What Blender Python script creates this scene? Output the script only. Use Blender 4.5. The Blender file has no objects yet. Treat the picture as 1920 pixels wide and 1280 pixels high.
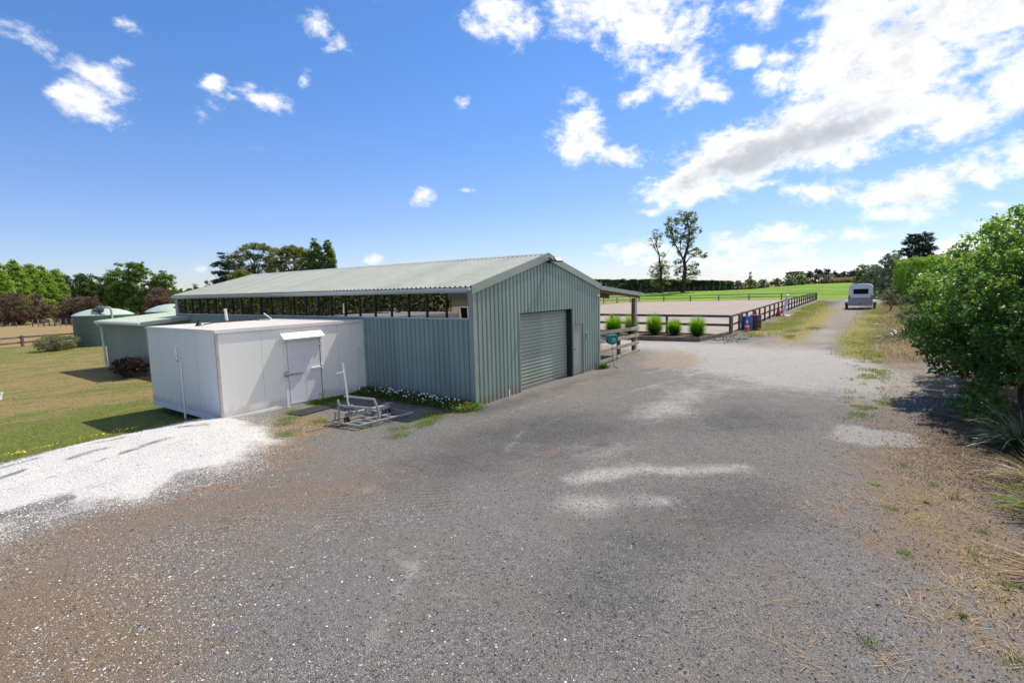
import bpy, bmesh, math, random
import numpy as np
from mathutils import Matrix, Vector
S = bpy.context.scene
COL = S.collection
RNG = np.random.default_rng(7)
random.seed(7)

# ---------------------------------------------------------------- camera
PIT, ROL, YAW, FPX = .1015, .0247, .9446, 953.05
CAM = np.array([-10.5894, -8.944, 3.1794])
_fw = np.array([math.sin(YAW)*math.cos(PIT), math.cos(YAW)*math.cos(PIT), -math.sin(PIT)])
_rt = np.array([math.cos(YAW), -math.sin(YAW), 0.]); _up = np.cross(_rt, _fw)
_r = _rt*math.cos(ROL) - _up*math.sin(ROL); _u = _up*math.cos(ROL) + _rt*math.sin(ROL)
cd = bpy.data.cameras.new('camera'); cam = bpy.data.objects.new('camera', cd); COL.objects.link(cam)
cd.sensor_width = 36; cd.sensor_fit = 'HORIZONTAL'; cd.lens = FPX*36/1920
cd.clip_start = .1; cd.clip_end = 9000
cam.matrix_world = Matrix([[_r[i], _u[i], -_fw[i], CAM[i]] for i in range(3)] + [[0, 0, 0, 1]])
S.camera = cam
S.view_settings.view_transform = 'Standard'; S.view_settings.look = 'None'
S.view_settings.exposure = .38; S.view_settings.gamma = 1
S.cycles.max_bounces = 6; S.cycles.transparent_max_bounces = 8
S.cycles.caustics_reflective = False; S.cycles.caustics_refractive = False

# ---------------------------------------------------------------- sun
SUN = Vector((1, -.19, 1.56)).normalized()
sl = bpy.data.lights.new('sun', 'SUN'); so = bpy.data.objects.new('sun', sl); COL.objects.link(so)
sl.energy = 4.0; sl.angle = math.radians(.5); sl.color = (1, .93, .80)
so.rotation_euler = SUN.to_track_quat('Z', 'Y').to_euler(); so.location = (20, -2, 40)

# ---------------------------------------------------------------- node helpers
class NT:
    def __init__(s, nt): s.nt = nt; s.nt.nodes.clear()
    def n(s, t, **k):
        o = s.nt.nodes.new(t)
        for a, v in k.items(): setattr(o, a, v)
        return o
    def link(s, a, b): s.nt.links.new(a, b)
    def put(s, sock, v):
        if isinstance(v, bpy.types.NodeSocket): s.link(v, sock)
        elif v is not None:
            if isinstance(v, (tuple, list)) and len(v) == 3 and sock.type == 'RGBA': v = (*v, 1)
            sock.default_value = v
    def m(s, op, a, b=None, c=None, clamp=False):
        o = s.n('ShaderNodeMath', operation=op); o.use_clamp = clamp
        s.put(o.inputs[0], a); s.put(o.inputs[1], b); s.put(o.inputs[2], c); return o.outputs[0]
    def vm(s, op, a, b=None):
        o = s.n('ShaderNodeVectorMath', operation=op); s.put(o.inputs[0], a)
        if b is not None:
            if op == 'SCALE': s.put(o.inputs[3], b)
            else: s.put(o.inputs[1], b)
        return o.outputs[1] if op in ('LENGTH', 'DOT_PRODUCT', 'DISTANCE') else o.outputs[0]
    def mix(s, f, a, b, mode='MIX'):
        o = s.n('ShaderNodeMix', data_type='RGBA', blend_type=mode)
        s.put(o.inputs[0], f); s.put(o.inputs[6], a); s.put(o.inputs[7], b); return o.outputs[2]
    def noise(s, vec, scale, detail=3, rough=.55, dist=0):
        o = s.n('ShaderNodeTexNoise'); s.put(o.inputs['Vector'], vec)
        o.inputs['Scale'].default_value = scale; o.inputs['Detail'].default_value = detail
        o.inputs['Roughness'].default_value = rough; o.inputs['Distortion'].default_value = dist
        return o.outputs[0]
    def step(s, x, lo, hi):
        o = s.n('ShaderNodeMapRange', interpolation_type='SMOOTHSTEP'); s.put(o.inputs[0], x)
        o.inputs[1].default_value = lo; o.inputs[2].default_value = hi; return o.outputs[0]
    def ramp(s, f, stops):
        o = s.n('ShaderNodeValToRGB'); e = o.color_ramp.elements
        while len(e) < len(stops): e.new(.5)
        for q, (p, c) in zip(e, stops): q.position = p; q.color = (*c, 1)
        s.put(o.inputs[0], f); return o.outputs[0]
    def mapping(s, vec, scale):
        o = s.n('ShaderNodeMapping'); s.put(o.inputs[0], vec); o.inputs[3].default_value = scale; return o.outputs[0]

# ---------------------------------------------------------------- world: sky with clouds
w = bpy.data.worlds.new('World'); S.world = w; w.use_nodes = True
N = NT(w.node_tree)
sky = N.n('ShaderNodeTexSky', sky_type='NISHITA')
sky.sun_disc = False; sky.sun_elevation = math.asin(SUN.z)
sky.sun_rotation = math.atan2(SUN.x, SUN.y)
sky.altitude = 50; sky.air_density = 1.0; sky.dust_density = .15; sky.ozone_density = 1.3
dirv = N.n('ShaderNodeTexCoord').outputs['Generated']
CL = [(89.2, 18.3, 0.1239, 0.0763, -25.1, 1.2), (85.8, 13.9, 0.1451, 0.0607, 9.1, 1.2), (77.7, 12.2, 0.1276, 0.053, 11.3, 1.1), (73.2, 10.0, 0.0944, 0.033, 2.6, 1), (93.4, 13.7, 0.0753, 0.0434, -20.8, 1.1), (87.1, 22.7, 0.0718, 0.037, -22.4, 1), (94.1, 20.8, 0.093, 0.0453, -25.3, 1.1), (97.9, 14.6, 0.0493, 0.0343, -38.9, 1), (96.2, 16.9, 0.0369, 0.0284, 23.0, 0.7), (67.2, 26.3, 0.1341, 0.0431, -14.4, 1.15), (61.8, 27.7, 0.0767, 0.0282, -5.4, 0.9), (71.5, 23.6, 0.0457, 0.0192, -10.3, 0.8), (53.3, 27.3, 0.0544, 0.0219, -8.4, 0.9), (55.4, 25.8, 0.0196, 0.0165, -2.4, 0.7), (57.2, 26.7, 0.0264, 0.0147, -3.2, 0.5), (71.6, 20.0, 0.0777, 0.0339, -16.3, 1), (68.3, 19.0, 0.0478, 0.0151, 2.6, 0.75), (68.6, 21.6, 0.027, 0.0123, -32.5, 0.6), (75.1, 18.7, 0.0363, 0.0138, -23.3, 0.85), (61.9, 15.5, 0.0596, 0.0422, -14.0, 1.05), (65.5, 13.7, 0.0755, 0.018, -9.1, 0.85), (62.7, 17.1, 0.0377, 0.0217, -5.5, 0.8), (78.6, 21.1, 0.0284, 0.0152, -3.7, 0.9), (81.7, 20.4, 0.032, 0.012, -3.8, 0.7), (81.1, 18.9, 0.0287, 0.022, -4.6, 0.75), (85.2, 8.4, 0.0611, 0.0233, -5.7, 0.95), (89.3, 7.0, 0.0395, 0.013, -1.5, 0.7), (92.3, 7.7, 0.0851, 0.0331, 6.5, 1), (96.3, 8.8, 0.0465, 0.0337, -0.2, 1), (98.4, 9.4, 0.0298, 0.023, -57.3, 0.9), (90.9, 5.9, 0.0631, 0.0174, -6.8, 0.9), (97.7, 5.7, 0.0213, 0.0086, -9.3, 0.75), (67.8, 3.9, 0.0809, 0.0198, 1.5, 0.9), (70.3, 2.7, 0.0657, 0.0137, -2.4, 0.8), (64.2, 3.7, 0.022, 0.008, -2.3, 0.6), (82.1, 4.8, 0.0396, 0.023, -7.0, 1), (78.1, 3.8, 0.0507, 0.024, -4.5, 0.95), (80.8, 3.0, 0.0945, 0.0218, -3.3, 0.95), (75.3, 2.3, 0.087, 0.021, -2.6, 0.85), (84.5, 1.9, 0.0737, 0.0178, 0.5, 0.85), (87.8, 4.2, 0.0743, 0.0135, -1.1, 0.85), (83.6, 1.0, 0.1173, 0.009, -2.2, 0.6), (89.5, 2.2, 0.0232, 0.01, -4.6, 0.6), (95.0, 2.8, 0.0398, 0.0171, 1.3, 0.8), (97.5, 4.3, 0.0319, 0.0087, -6.7, 0.55), (87.2, 10.5, 0.0275, 0.0065, -3.2, 0.5), (15.4, 16.6, 0.033, 0.0238, 10.0, 1), (16.1, 18.6, 0.02, 0.0143, 65.0, 0.85), (16.4, 15.7, 0.018, 0.0126, 67.8, 0.75), (14.2, 18.4, 0.0137, 0.0047, 26.7, 0.4), (18.1, 16.7, 0.0252, 0.0088, 32.5, 0.4), (25.3, 19.2, 0.0213, 0.0139, 1.0, 0.9), (29.2, 18.6, 0.0473, 0.0148, -10.9, 0.8), (28.5, 19.3, 0.0267, 0.0091, 9.2, 0.6), (26.8, 18.4, 0.0223, 0.0071, -1.4, 0.45), (25.2, 17.3, 0.0214, 0.0082, 37.2, 0.35), (34.9, 25.0, 0.0253, 0.0133, 0.8, 0.95), (37.2, 23.9, 0.0263, 0.0115, -1.0, 0.8), (36.4, 23.4, 0.0218, 0.0053, 6.6, 0.6), (44.6, 10.2, 0.0248, 0.017, 11.9, 0.8), (19.2, 22.6, 0.0108, 0.0067, -36.4, 0.45), (33.5, 20.7, 0.0139, 0.0059, 25.6, 0.35), (39.2, 3.5, 0.0156, 0.0088, 10.9, 0.6), (23.2, 2.6, 0.0201, 0.0079, 0.7, 0.4), (62.3, 19.8, 0.026, 0.0167, -6.5, 0.5), (80.2, 24.2, 0.021, 0.0161, -44.2, 0.5), (49.6, 19.2, 0.0132, 0.0068, 1.0, 0.3), (49.6, 10.8, 0.014, 0.0048, -0.3, 0.35), (18.6, 19.7, 0.0103, 0.004, 15.1, 0.3), (69.1, 7.8, 0.0284, 0.0067, -3.7, 0.55), (78.4, 24.7, 0.0153, 0.0055, -13.9, 0.4)]
GR = [(80.1, 12.4, 0.1348, 0.0366, 11.6, 1), (85.8, 13.6, 0.125, 0.0275, 5.5, 0.8), (73.7, 10.8, 0.0766, 0.0201, 4.6, 0.5), (90.6, 20.3, 0.0722, 0.0251, -18.5, 0.35), (89.4, 15.4, 0.0852, 0.0218, -7.6, 0.3), (92.3, 6.8, 0.0858, 0.0143, 5.3, 0.45), (86.0, 7.3, 0.057, 0.0083, -6.3, 0.35), (82.6, 3.9, 0.091, 0.0089, -3.7, 0.35), (84.5, 1.2, 0.141, 0.0071, -2.4, 0.4)]
CL += [(a_, e_, .32, .16, 0, 1.1) for a_, e_ in ((112, 45), (130, 24), (150, 42), (172, 22), (188, 48), (145, 66), (205, 28), (165, 68), (128, 8), (160, 7), (190, 9))]   # unseen clouds added beside and behind the view to brighten the shade
CL = [((a_, e_, x_, y_, r_, q_*.72) if (e_ > 19 and a_ < 72) else (a_, e_, x_*1.04, y_*1.04, r_, q_*1.16) if (a_ > 70 and 9 < e_ < 24 and x_ > .08) else (a_, e_, x_, y_, r_, q_*(.80 if e_ < 9 else .88 if a_ < 60 else 1))) for a_, e_, x_, y_, r_, q_ in CL]   # solid bank at the right, thinner top centre
def cloud_field(lst):
    out = None
    for az, el, rx, ry, rot, wt in lst:
        a, e, r = math.radians(az), math.radians(el), math.radians(rot)
        d = Vector((math.sin(a)*math.cos(e), math.cos(a)*math.cos(e), math.sin(e)))
        R = d.cross(Vector((0, 0, 1))).normalized(); U = R.cross(d)
        x = R*math.cos(r) + U*math.sin(r); y = U*math.cos(r) - R*math.sin(r)
        mt = Matrix([x, y, d]).transposed()
        mp = N.n('ShaderNodeMapping', vector_type='TEXTURE')
        N.link(dirv if out is None else N.vm('ADD', dirv, N.m('MULTIPLY', out, 1e-8)), mp.inputs[0])   # chained so the shader stack stays small
        mp.inputs[1].default_value = d; mp.inputs[2].default_value = mt.to_euler(); mp.inputs[3].default_value = (rx, ry, 1.2)
        q = N.vm('LENGTH', mp.outputs[0])
        v = N.m('MULTIPLY', N.m('SUBTRACT', 1.0, q), wt)
        out = v if out is None else N.m('MAXIMUM', out, v)
    return out
warp = N.mapping(dirv, (1, 1, 1.55))
f1 = N.noise(warp, 13, 7, .6, .25); f2 = N.noise(warp, 48, 5, .62)
F = cloud_field(CL)
fb = N.m('ADD', N.m('MULTIPLY', N.m('SUBTRACT', f1, .5), 2.1), N.m('MULTIPLY', N.m('SUBTRACT', f2, .5), 1.15))
dens = N.m('ADD', F, fb)
inside = N.step(F, -.42, .0)
alpha = N.m('MULTIPLY', N.step(dens, -.12, .72), inside)
wisp = N.m('MULTIPLY', N.step(N.noise(N.mapping(dirv, (1.5, 1.5, 5)), 5, 6, .6, .6), .62, .9), .14)
gfield = N.step(N.m('ADD', cloud_field(GR), N.m('MULTIPLY', N.m('SUBTRACT', N.noise(warp, 20, 5, .6), .5), 1.1)), .05, .75)
gfield = N.m('MULTIPLY', gfield, N.step(dens, .2, .8))
puff = N.m('MAXIMUM', N.m('MULTIPLY', N.step(N.noise(warp, 24, 7, .66), .36, .62), N.step(dens, .3, .9)), N.step(dens, 1.25, .5))
ccol = N.mix(puff, (4.9, 5.1, 5.5), (7.5, 7.5, 7.45))
toward = N.n('ShaderNodeVectorMath', operation='ADD'); N.link(warp, toward.inputs[0]); toward.inputs[1].default_value = (SUN.x*.022, SUN.y*.022, SUN.z*.030)
relief = N.m('ADD', N.m('MULTIPLY', N.m('SUBTRACT', f1, N.noise(toward.outputs[0], 13, 7, .6, .25)), 2.6), .62, clamp=True)   # sunward sides of the puffs bright, far sides grey
ccol = N.mix(relief, N.mix(puff, (4.3, 4.55, 5.0), (5.6, 5.75, 6.0)), ccol)
ccol = N.mix(N.m('MULTIPLY', gfield, .85), ccol, (3.3, 3.55, 4.0))
sxyz = N.n('ShaderNodeSeparateXYZ'); N.link(dirv, sxyz.inputs[0])
skyc = N.mix(1.0, sky.outputs[0], N.mix(N.step(sxyz.outputs[2], .0, .45), (.62, .66, .89), (.47, .715, 1.03)), 'MULTIPLY')
c = N.mix(N.m('MAXIMUM', alpha, wisp), skyc, ccol)
bg = N.n('ShaderNodeBackground'); N.link(c, bg.inputs[0]); bg.inputs[1].default_value = .124
wo = N.n('ShaderNodeOutputWorld'); N.link(bg.outputs[0], wo.inputs[0])

# ---------------------------------------------------------------- materials
def newmat(name):
    m = bpy.data.materials.new(name); m.use_nodes = True
    return m, NT(m.node_tree)
def pbr(name, col, rough=.6, metal=0, var=.12, vscale=2.5, bump=0, bscale=40, spec=.5, stain=None, stretch=(1, 1, 1), stain_amt=.5):
    m, t = newmat(name)
    b = t.n('ShaderNodeBsdfPrincipled'); o = t.n('ShaderNodeOutputMaterial'); t.link(b.outputs[0], o.inputs[0])
    pos = t.mapping(t.n('ShaderNodeTexCoord').outputs['Object'], stretch)
    nz = t.noise(pos, vscale, 5, .6)
    hi = tuple(min(1, c*(1+var)) for c in col); lo = tuple(c*(1-var) for c in col)
    c = t.mix(t.step(nz, .3, .7), lo, hi)
    if stain:
        c = t.mix(t.m('MULTIPLY', t.step(t.noise(pos, vscale*2.7, 6, .65), .52, .72), stain_amt), c, stain)
    t.link(c, b.inputs['Base Color'])
    b.inputs['Roughness'].default_value = rough; b.inputs['Metallic'].default_value = metal
    b.inputs['Specular IOR Level'].default_value = spec
    if bump:
        bp = t.n('ShaderNodeBump'); bp.inputs['Strength'].default_value = bump; bp.inputs['Distance'].default_value = .02
        t.link(t.noise(pos, bscale, 4, .6), bp.inputs['Height']); t.link(bp.outputs[0], b.inputs['Normal'])
    return m
def fol(name, c0, c1, c2, trans=.3, rough=.5, spec=.35):
    m, t = newmat(name)
    o = t.n('ShaderNodeOutputMaterial'); a = t.n('ShaderNodeAttribute', attribute_name='tint')
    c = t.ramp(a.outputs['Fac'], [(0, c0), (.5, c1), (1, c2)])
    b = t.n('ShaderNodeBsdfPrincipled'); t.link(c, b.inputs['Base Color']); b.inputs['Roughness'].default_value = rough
    b.inputs['Specular IOR Level'].default_value = spec
    tr = t.n('ShaderNodeBsdfTranslucent')
    t.link(t.mix(1., c, (1.25, 1.3, .75), 'MULTIPLY'), tr.inputs[0])
    mx = t.n('ShaderNodeMixShader'); mx.inputs[0].default_value = trans
    t.link(b.outputs[0], mx.inputs[1]); t.link(tr.outputs[0], mx.inputs[2]); t.link(mx.outputs[0], o.inputs[0])
    return m
def steel(name, col, splash=.0, axis=None):
    m, t = newmat(name)
    b = t.n('ShaderNodeBsdfPrincipled'); o = t.n('ShaderNodeOutputMaterial'); t.link(b.outputs[0], o.inputs[0])
    P = t.n('ShaderNodeNewGeometry').outputs['Position']; sx = t.n('ShaderNodeSeparateXYZ'); t.link(P, sx.inputs[0])
    u = t.m('ADD', sx.outputs[0], sx.outputs[1]) if axis is None else sx.outputs[axis]
    wn = t.n('ShaderNodeTexWhiteNoise', noise_dimensions='1D'); t.link(t.m('FLOOR', t.m('MULTIPLY', u, 1/.76)), wn.inputs['W'])
    v = t.m('ADD', .94, t.m('MULTIPLY', wn.outputs[0], .12))
    nz = t.noise(t.mapping(P, (1, 1, .25)), 2.2, 6, .65)
    c = t.mix(t.step(nz, .3, .72), tuple(q*.92 for q in col), tuple(q*1.06 for q in col))
    c = t.mix(1., c, v, 'MULTIPLY')
    st = t.m('MULTIPLY', t.step(t.noise(t.mapping(P, (4, 4, .3)), 1.6, 6, .7), .56, .8), .30 if splash else .10)
    c = t.mix(st, c, tuple(q*.72 for q in col))
    if splash:
        f = t.step(t.m('ADD', sx.outputs[2], t.m('MULTIPLY', t.noise(P, 5, 5, .7), -.55)), .12, -.2)
        c = t.mix(t.m('MULTIPLY', f, splash), c, (.27, .225, .17))
    t.link(c, b.inputs['Base Color']); t.link(t.m('ADD', .34, t.m('MULTIPLY', nz, .18)), b.inputs['Roughness'])
    bp = t.n('ShaderNodeBump'); bp.inputs['Strength'].default_value = .12; bp.inputs['Distance'].default_value = .02
    t.link(t.noise(P, 3.5, 3), bp.inputs['Height']); t.link(bp.outputs[0], b.inputs['Normal'])
    return m
M = {}
M['wall'] = steel('green_steel', (.245, .325, .295), .7)
M['roof'] = steel('roof_steel', (.44, .455, .395), 0, 1)
M['trim'] = pbr('trim_steel', (.29, .335, .305), .4, var=.05)
M['door'] = steel('door_steel', (.275, .325, .29), .6)
M['gutter'] = pbr('pale_gutter', (.52, .56, .55), .45, var=.05)
M['dark'] = pbr('dark_steel_and_shade', (.022, .028, .045), .5, var=.1)
M['black'] = pbr('black_plastic', (.012, .012, .014), .45, var=.1)
M['rubber'] = pbr('rubber', (.022, .022, .022), .85, var=.2, bump=.3, bscale=80)
M['white'] = pbr('white_panel', (.77, .775, .79), .5, var=.03, vscale=.7, stretch=(1, 1, .5), stain=(.62, .6, .57), stain_amt=.25)
M['whiteroof'] = pbr('white_roof', (.62, .56, .50), .6, var=.07, vscale=1.5, stain=(.5, .42, .38), stain_amt=.45)
M['whitedoor'] = pbr('white_door', (.76, .75, .80), .16, var=.04, vscale=2, stain=(.55, .52, .55), stain_amt=.3)
M['whitetrim'] = pbr('white_trim', (.78, .77, .76), .5, var=.04, stain=(.55, .5, .45), stain_amt=.4)
M['bronze'] = pbr('brown_flashing', (.46, .42, .39), .5, var=.2, stain=(.6, .58, .55), stain_amt=.6)
M['pvc'] = pbr('white_pvc', (.74, .74, .77), .4, var=.05)
M['galv'] = pbr('galvanised', (.38, .38, .385), .5, metal=.5, var=.15, vscale=9, stain=(.38, .36, .34), stain_amt=.4)
M['alu'] = pbr('aluminium', (.30, .30, .31), .36, metal=.75, var=.1, vscale=4, stretch=(6, 6, .6))
M['timber'] = pbr('fence_timber', (.145, .112, .095), .85, var=.3, vscale=3, bump=.5, bscale=30, stretch=(1, 1, 1), stain=(.24, .2, .17), stain_amt=.6)
M['greytimber'] = pbr('grey_timber', (.40, .345, .27), .85, var=.25, vscale=4, bump=.5, bscale=30, stain=(.26, .22, .18), stain_amt=.6)
M['post'] = pbr('post_timber', (.20, .15, .115), .85, var=.25, vscale=4, bump=.5, bscale=25, stain=(.3, .24, .19), stain_amt=.5)
M['palerail'] = pbr('pale_rail', (.50, .47, .36), .8, var=.15, vscale=3)
M['purlin'] = pbr('purlin_timber', (.22, .11, .06), .8, var=.2)
M['tank'] = pbr('tank_plastic', (.115, .165, .13), .5, var=.06, vscale=.6)
M['tanktop'] = pbr('tank_top', (.42, .52, .42), .5, var=.07, vscale=.9)
M['tankdark'] = pbr('tank_fitting', (.10, .17, .16), .5, var=.1)
M['pipegrey'] = pbr('grey_pipe', (.38, .40, .42), .45, var=.06)
M['teal'] = pbr('teal_plastic', (.008, .20, .19), .3, var=.08)
M['blue'] = pbr('blue_plastic', (.012, .09, .33), .4, var=.1, stain=(.05, .12, .3), stain_amt=.3)
M['maroon'] = pbr('maroon_plastic', (.085, .04, .065), .42, var=.12)
M['pinktop'] = pbr('pink_plastic', (.42, .10, .14), .5, var=.1)
M['orange'] = pbr('cone_orange', (.62, .085, .03), .5, var=.12)
M['red'] = pbr('cone_red', (.45, .03, .05), .5, var=.12)
M['silverband'] = pbr('reflective_band', (.62, .62, .64), .35, var=.05)
M['floatw'] = pbr('float_white', (.86, .87, .92), .3, var=.03)
M['lamp_red'] = pbr('lamp_red', (.14, .012, .012), .25, var=.05)
M['bark'] = pbr('bark', (.11, .085, .065), .9, var=.3, vscale=4, bump=.6, bscale=12, stretch=(1, 1, .35))
M['barkdark'] = pbr('bark_dark', (.05, .038, .03), .9, var=.3, vscale=4, bump=.6, bscale=12)
M['cream'] = pbr('cream_wall', (.60, .54, .44), .7, var=.05)
M['houseroof'] = pbr('house_roof', (.05, .055, .07), .6, var=.1)
M['tag'] = pbr('white_tag', (.8, .8, .8), .5, var=.02)
M['flower_w'] = pbr('white_petal', (.80, .80, .80), .6, var=.05)
M['flower_y'] = pbr('yellow_petal', (.75, .52, .02), .6, var=.1)
M['sleeper'] = pbr('sleeper_timber', (.19, .155, .115), .85, var=.25, vscale=3, bump=.5, bscale=25, stain=(.27, .23, .18), stain_amt=.5)
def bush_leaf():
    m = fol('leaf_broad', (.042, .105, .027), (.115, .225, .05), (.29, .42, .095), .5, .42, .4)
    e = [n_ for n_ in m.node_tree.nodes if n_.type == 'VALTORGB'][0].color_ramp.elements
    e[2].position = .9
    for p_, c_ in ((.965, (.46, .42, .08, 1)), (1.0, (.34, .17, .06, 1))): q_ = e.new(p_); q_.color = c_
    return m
def glass():
    m, t = newmat('tinted_glass')
    o = t.n('ShaderNodeOutputMaterial'); fr = t.n('ShaderNodeFresnel'); fr.inputs[0].default_value = 1.55
    g = t.n('ShaderNodeBsdfGlossy'); g.inputs['Roughness'].default_value = .0; g.inputs[0].default_value = (.92, .93, .92, 1)
    tr = t.n('ShaderNodeBsdfTransparent'); tr.inputs[0].default_value = (.30, .34, .33, 1)
    bp = t.n('ShaderNodeBump'); bp.inputs['Strength'].default_value = .02; bp.inputs['Distance'].default_value = .02
    t.link(t.noise(t.n('ShaderNodeTexCoord').outputs['Object'], 1.6, 2), bp.inputs['Height']); t.link(bp.outputs[0], g.inputs['Normal'])
    mx = t.n('ShaderNodeMixShader'); t.link(t.m('ADD', t.m('MULTIPLY', fr.outputs[0], 1.0), .26, clamp=True), mx.inputs[0])
    t.link(tr.outputs[0], mx.inputs[1]); t.link(g.outputs[0], mx.inputs[2]); t.link(mx.outputs[0], o.inputs[0]); return m
M['glass'] = glass()
M['tintglass'] = pbr('dark_window', (.004, .005, .007), .25, var=0, spec=.15)
def panel_mat():   # fine vertical ribs of the insulated panel
    m, t = newmat('ribbed_white_panel')
    b = t.n('ShaderNodeBsdfPrincipled'); o = t.n('ShaderNodeOutputMaterial'); t.link(b.outputs[0], o.inputs[0])
    tc = t.n('ShaderNodeTexCoord').outputs['Object']
    nz = t.noise(t.mapping(tc, (1, 1, .4)), .9, 5, .6)
    c = t.mix(t.step(nz, .3, .7), (.83, .82, .79), (.87, .86, .835))
    st = t.m('MULTIPLY', t.step(t.noise(t.mapping(tc, (3, 3, .35)), 1.8, 6, .7), .55, .8), .3)
    c = t.mix(st, c, (.60, .58, .55))
    s3 = t.n('ShaderNodeSeparateXYZ'); t.link(t.n('ShaderNodeNewGeometry').outputs['Position'], s3.inputs[0])
    f = t.step(t.m('ADD', s3.outputs[2], t.m('MULTIPLY', t.noise(tc, 4, 5, .7), -.6)), .05, -.25)
    c = t.mix(t.m('MULTIPLY', f, .55), c, (.42, .38, .33))
    jn = t.m('PINGPONG', t.m('MULTIPLY', t.m('ADD', s3.outputs[0], s3.outputs[1]), 1/1.2), .5)
    c = t.mix(t.step(jn, .012, .004), c, (.64, .64, .66))
    t.link(c, b.inputs['Base Color']); b.inputs['Roughness'].default_value = .42
    sx = t.n('ShaderNodeSeparateXYZ'); t.link(tc, sx.inputs[0])
    u = t.m('ADD', sx.outputs[0], sx.outputs[1])
    rib = t.m('PINGPONG', t.m('MULTIPLY', u, 1/.06), .5)
    bp = t.n('ShaderNodeBump'); bp.inputs['Strength'].default_value = .6; bp.inputs['Distance'].default_value = .006
    t.link(t.step(rib, .02, .14), bp.inputs['Height']); t.link(bp.outputs[0], b.inputs['Normal'])
    return m
M['panel'] = panel_mat()
F_ = {}
F_['poplar'] = fol('leaf_poplar', (.14, .22, .035), (.24, .35, .06), (.35, .47, .10), .52)
F_['dark'] = fol('leaf_dark', (.035, .075, .016), (.07, .14, .028), (.14, .23, .045), .42)
F_['blue'] = fol('leaf_bluegreen', (.035, .085, .06), (.07, .15, .09), (.11, .21, .11), .4)
F_['willow'] = fol('leaf_willow', (.06, .115, .022), (.135, .225, .045), (.24, .345, .085), .45)
F_['plum'] = fol('leaf_plum', (.07, .04, .036), (.16, .10, .085), (.26, .18, .14), .32)
F_['pine'] = fol('leaf_pine', (.012, .03, .018), (.028, .06, .034), (.06, .10, .045), .25)
F_['euc'] = fol('leaf_eucalypt', (.085, .11, .035), (.19, .22, .065), (.34, .32, .10), .5)
F_['silver'] = fol('leaf_silver', (.08, .10, .07), (.19, .22, .16), (.36, .38, .30), .3)
F_['hedge'] = fol('leaf_bright_hedge', (.08, .17, .006), (.17, .32, .012), (.28, .44, .03), .5)
F_['bush'] = bush_leaf()
F_['flax'] = fol('leaf_flax', (.05, .08, .035), (.10, .15, .07), (.26, .27, .17), .2, .4, .5)
F_['tuft'] = fol('blade_tuft', (.05, .13, .004), (.14, .30, .008), (.30, .50, .03), .4)
F_['grass'] = fol('blade_grass', (.08, .15, .015), (.20, .26, .04), (.44, .36, .15), .35)
F_['straw'] = fol('blade_straw', (.20, .13, .07), (.42, .30, .17), (.62, .48, .32), .25)
F_['redleaf'] = fol('leaf_dark_red', (.015, .006, .006), (.045, .018, .015), (.12, .06, .045), .15)
F_['greyshrub'] = fol('leaf_greyshrub', (.09, .11, .06), (.20, .21, .11), (.34, .33, .19), .35)
F_['weed'] = fol('leaf_weed', (.05, .12, .01), (.12, .22, .02), (.25, .32, .04), .35)
F_['hedgerow'] = fol('leaf_hedgerow', (.025, .042, .016), (.07, .095, .036), (.16, .15, .07), .3)
F_['litter'] = fol('leaf_litter', (.05, .028, .016), (.17, .095, .05), (.40, .27, .16), .15)
F_['stone'] = fol('stone_chip', (.075, .072, .07), (.17, .162, .155), (.36, .345, .33), 0., .8, .3)
F_['chip'] = fol('white_chip', (.45, .43, .40), (.66, .65, .63), (.82, .82, .80), 0., .7, .3)

# ---------------------------------------------------------------- object helpers
LOC = {}
def tag(o, label=None, cat=None, group=None, kind=None):
    if label: o['label'] = label
    if cat: o['category'] = cat
    if group: o['group'] = group
    if kind: o['kind'] = kind
    return o
def thing(name, label, cat, loc, group=None):
    o = bpy.data.objects.new(name, None); COL.objects.link(o); o.empty_display_size = .2
    o.location = loc; LOC[o.name] = np.array(loc, float)
    return tag(o, label, cat, group)
def link_mesh(name, me, parent=None, loc=None):
    o = bpy.data.objects.new(name, me); COL.objects.link(o)
    if parent: o.parent = parent; LOC[o.name] = LOC[parent.name]
    else:
        o.location = loc if loc is not None else (0, 0, 0); LOC[o.name] = np.array(o.location, float)
    return o
def mesh_np(name, V, F, mats, parent=None, loc=None, tint=None, smooth=False, midx=None):
    """V (n,3) world coordinates, F (m,k) equal sized faces or list of such arrays"""
    off = LOC[parent.name] if parent else np.array(loc if loc is not None else (0, 0, 0), float)
    V = np.asarray(V, np.float32) - off.astype(np.float32)
    Fs = F if isinstance(F, list) else [F]
    me = bpy.data.meshes.new(name)
    me.vertices.add(len(V)); me.vertices.foreach_set('co', V.ravel())
    li = np.concatenate([f.ravel() for f in Fs]).astype(np.int32)
    tot = np.concatenate([np.full(len(f), f.shape[1]) for f in Fs]).astype(np.int32)
    st = np.concatenate([[0], np.cumsum(tot)[:-1]]).astype(np.int32)
    me.loops.add(len(li)); me.loops.foreach_set('vertex_index', li)
    me.polygons.add(len(tot)); me.polygons.foreach_set('loop_start', st); me.polygons.foreach_set('loop_total', tot)
    me.polygons.foreach_set('use_smooth', np.full(len(tot), smooth))
    for m in (mats if isinstance(mats, list) else [mats]): me.materials.append(m)
    if midx is not None: me.polygons.foreach_set('material_index', np.asarray(midx, np.int32))
    if tint is not None:
        a = me.attributes.new('tint', 'FLOAT', 'POINT'); a.data.foreach_set('value', np.asarray(tint, np.float32))
    me.update(calc_edges=True); me.validate()
    return link_mesh(name, me, parent, loc)
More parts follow.
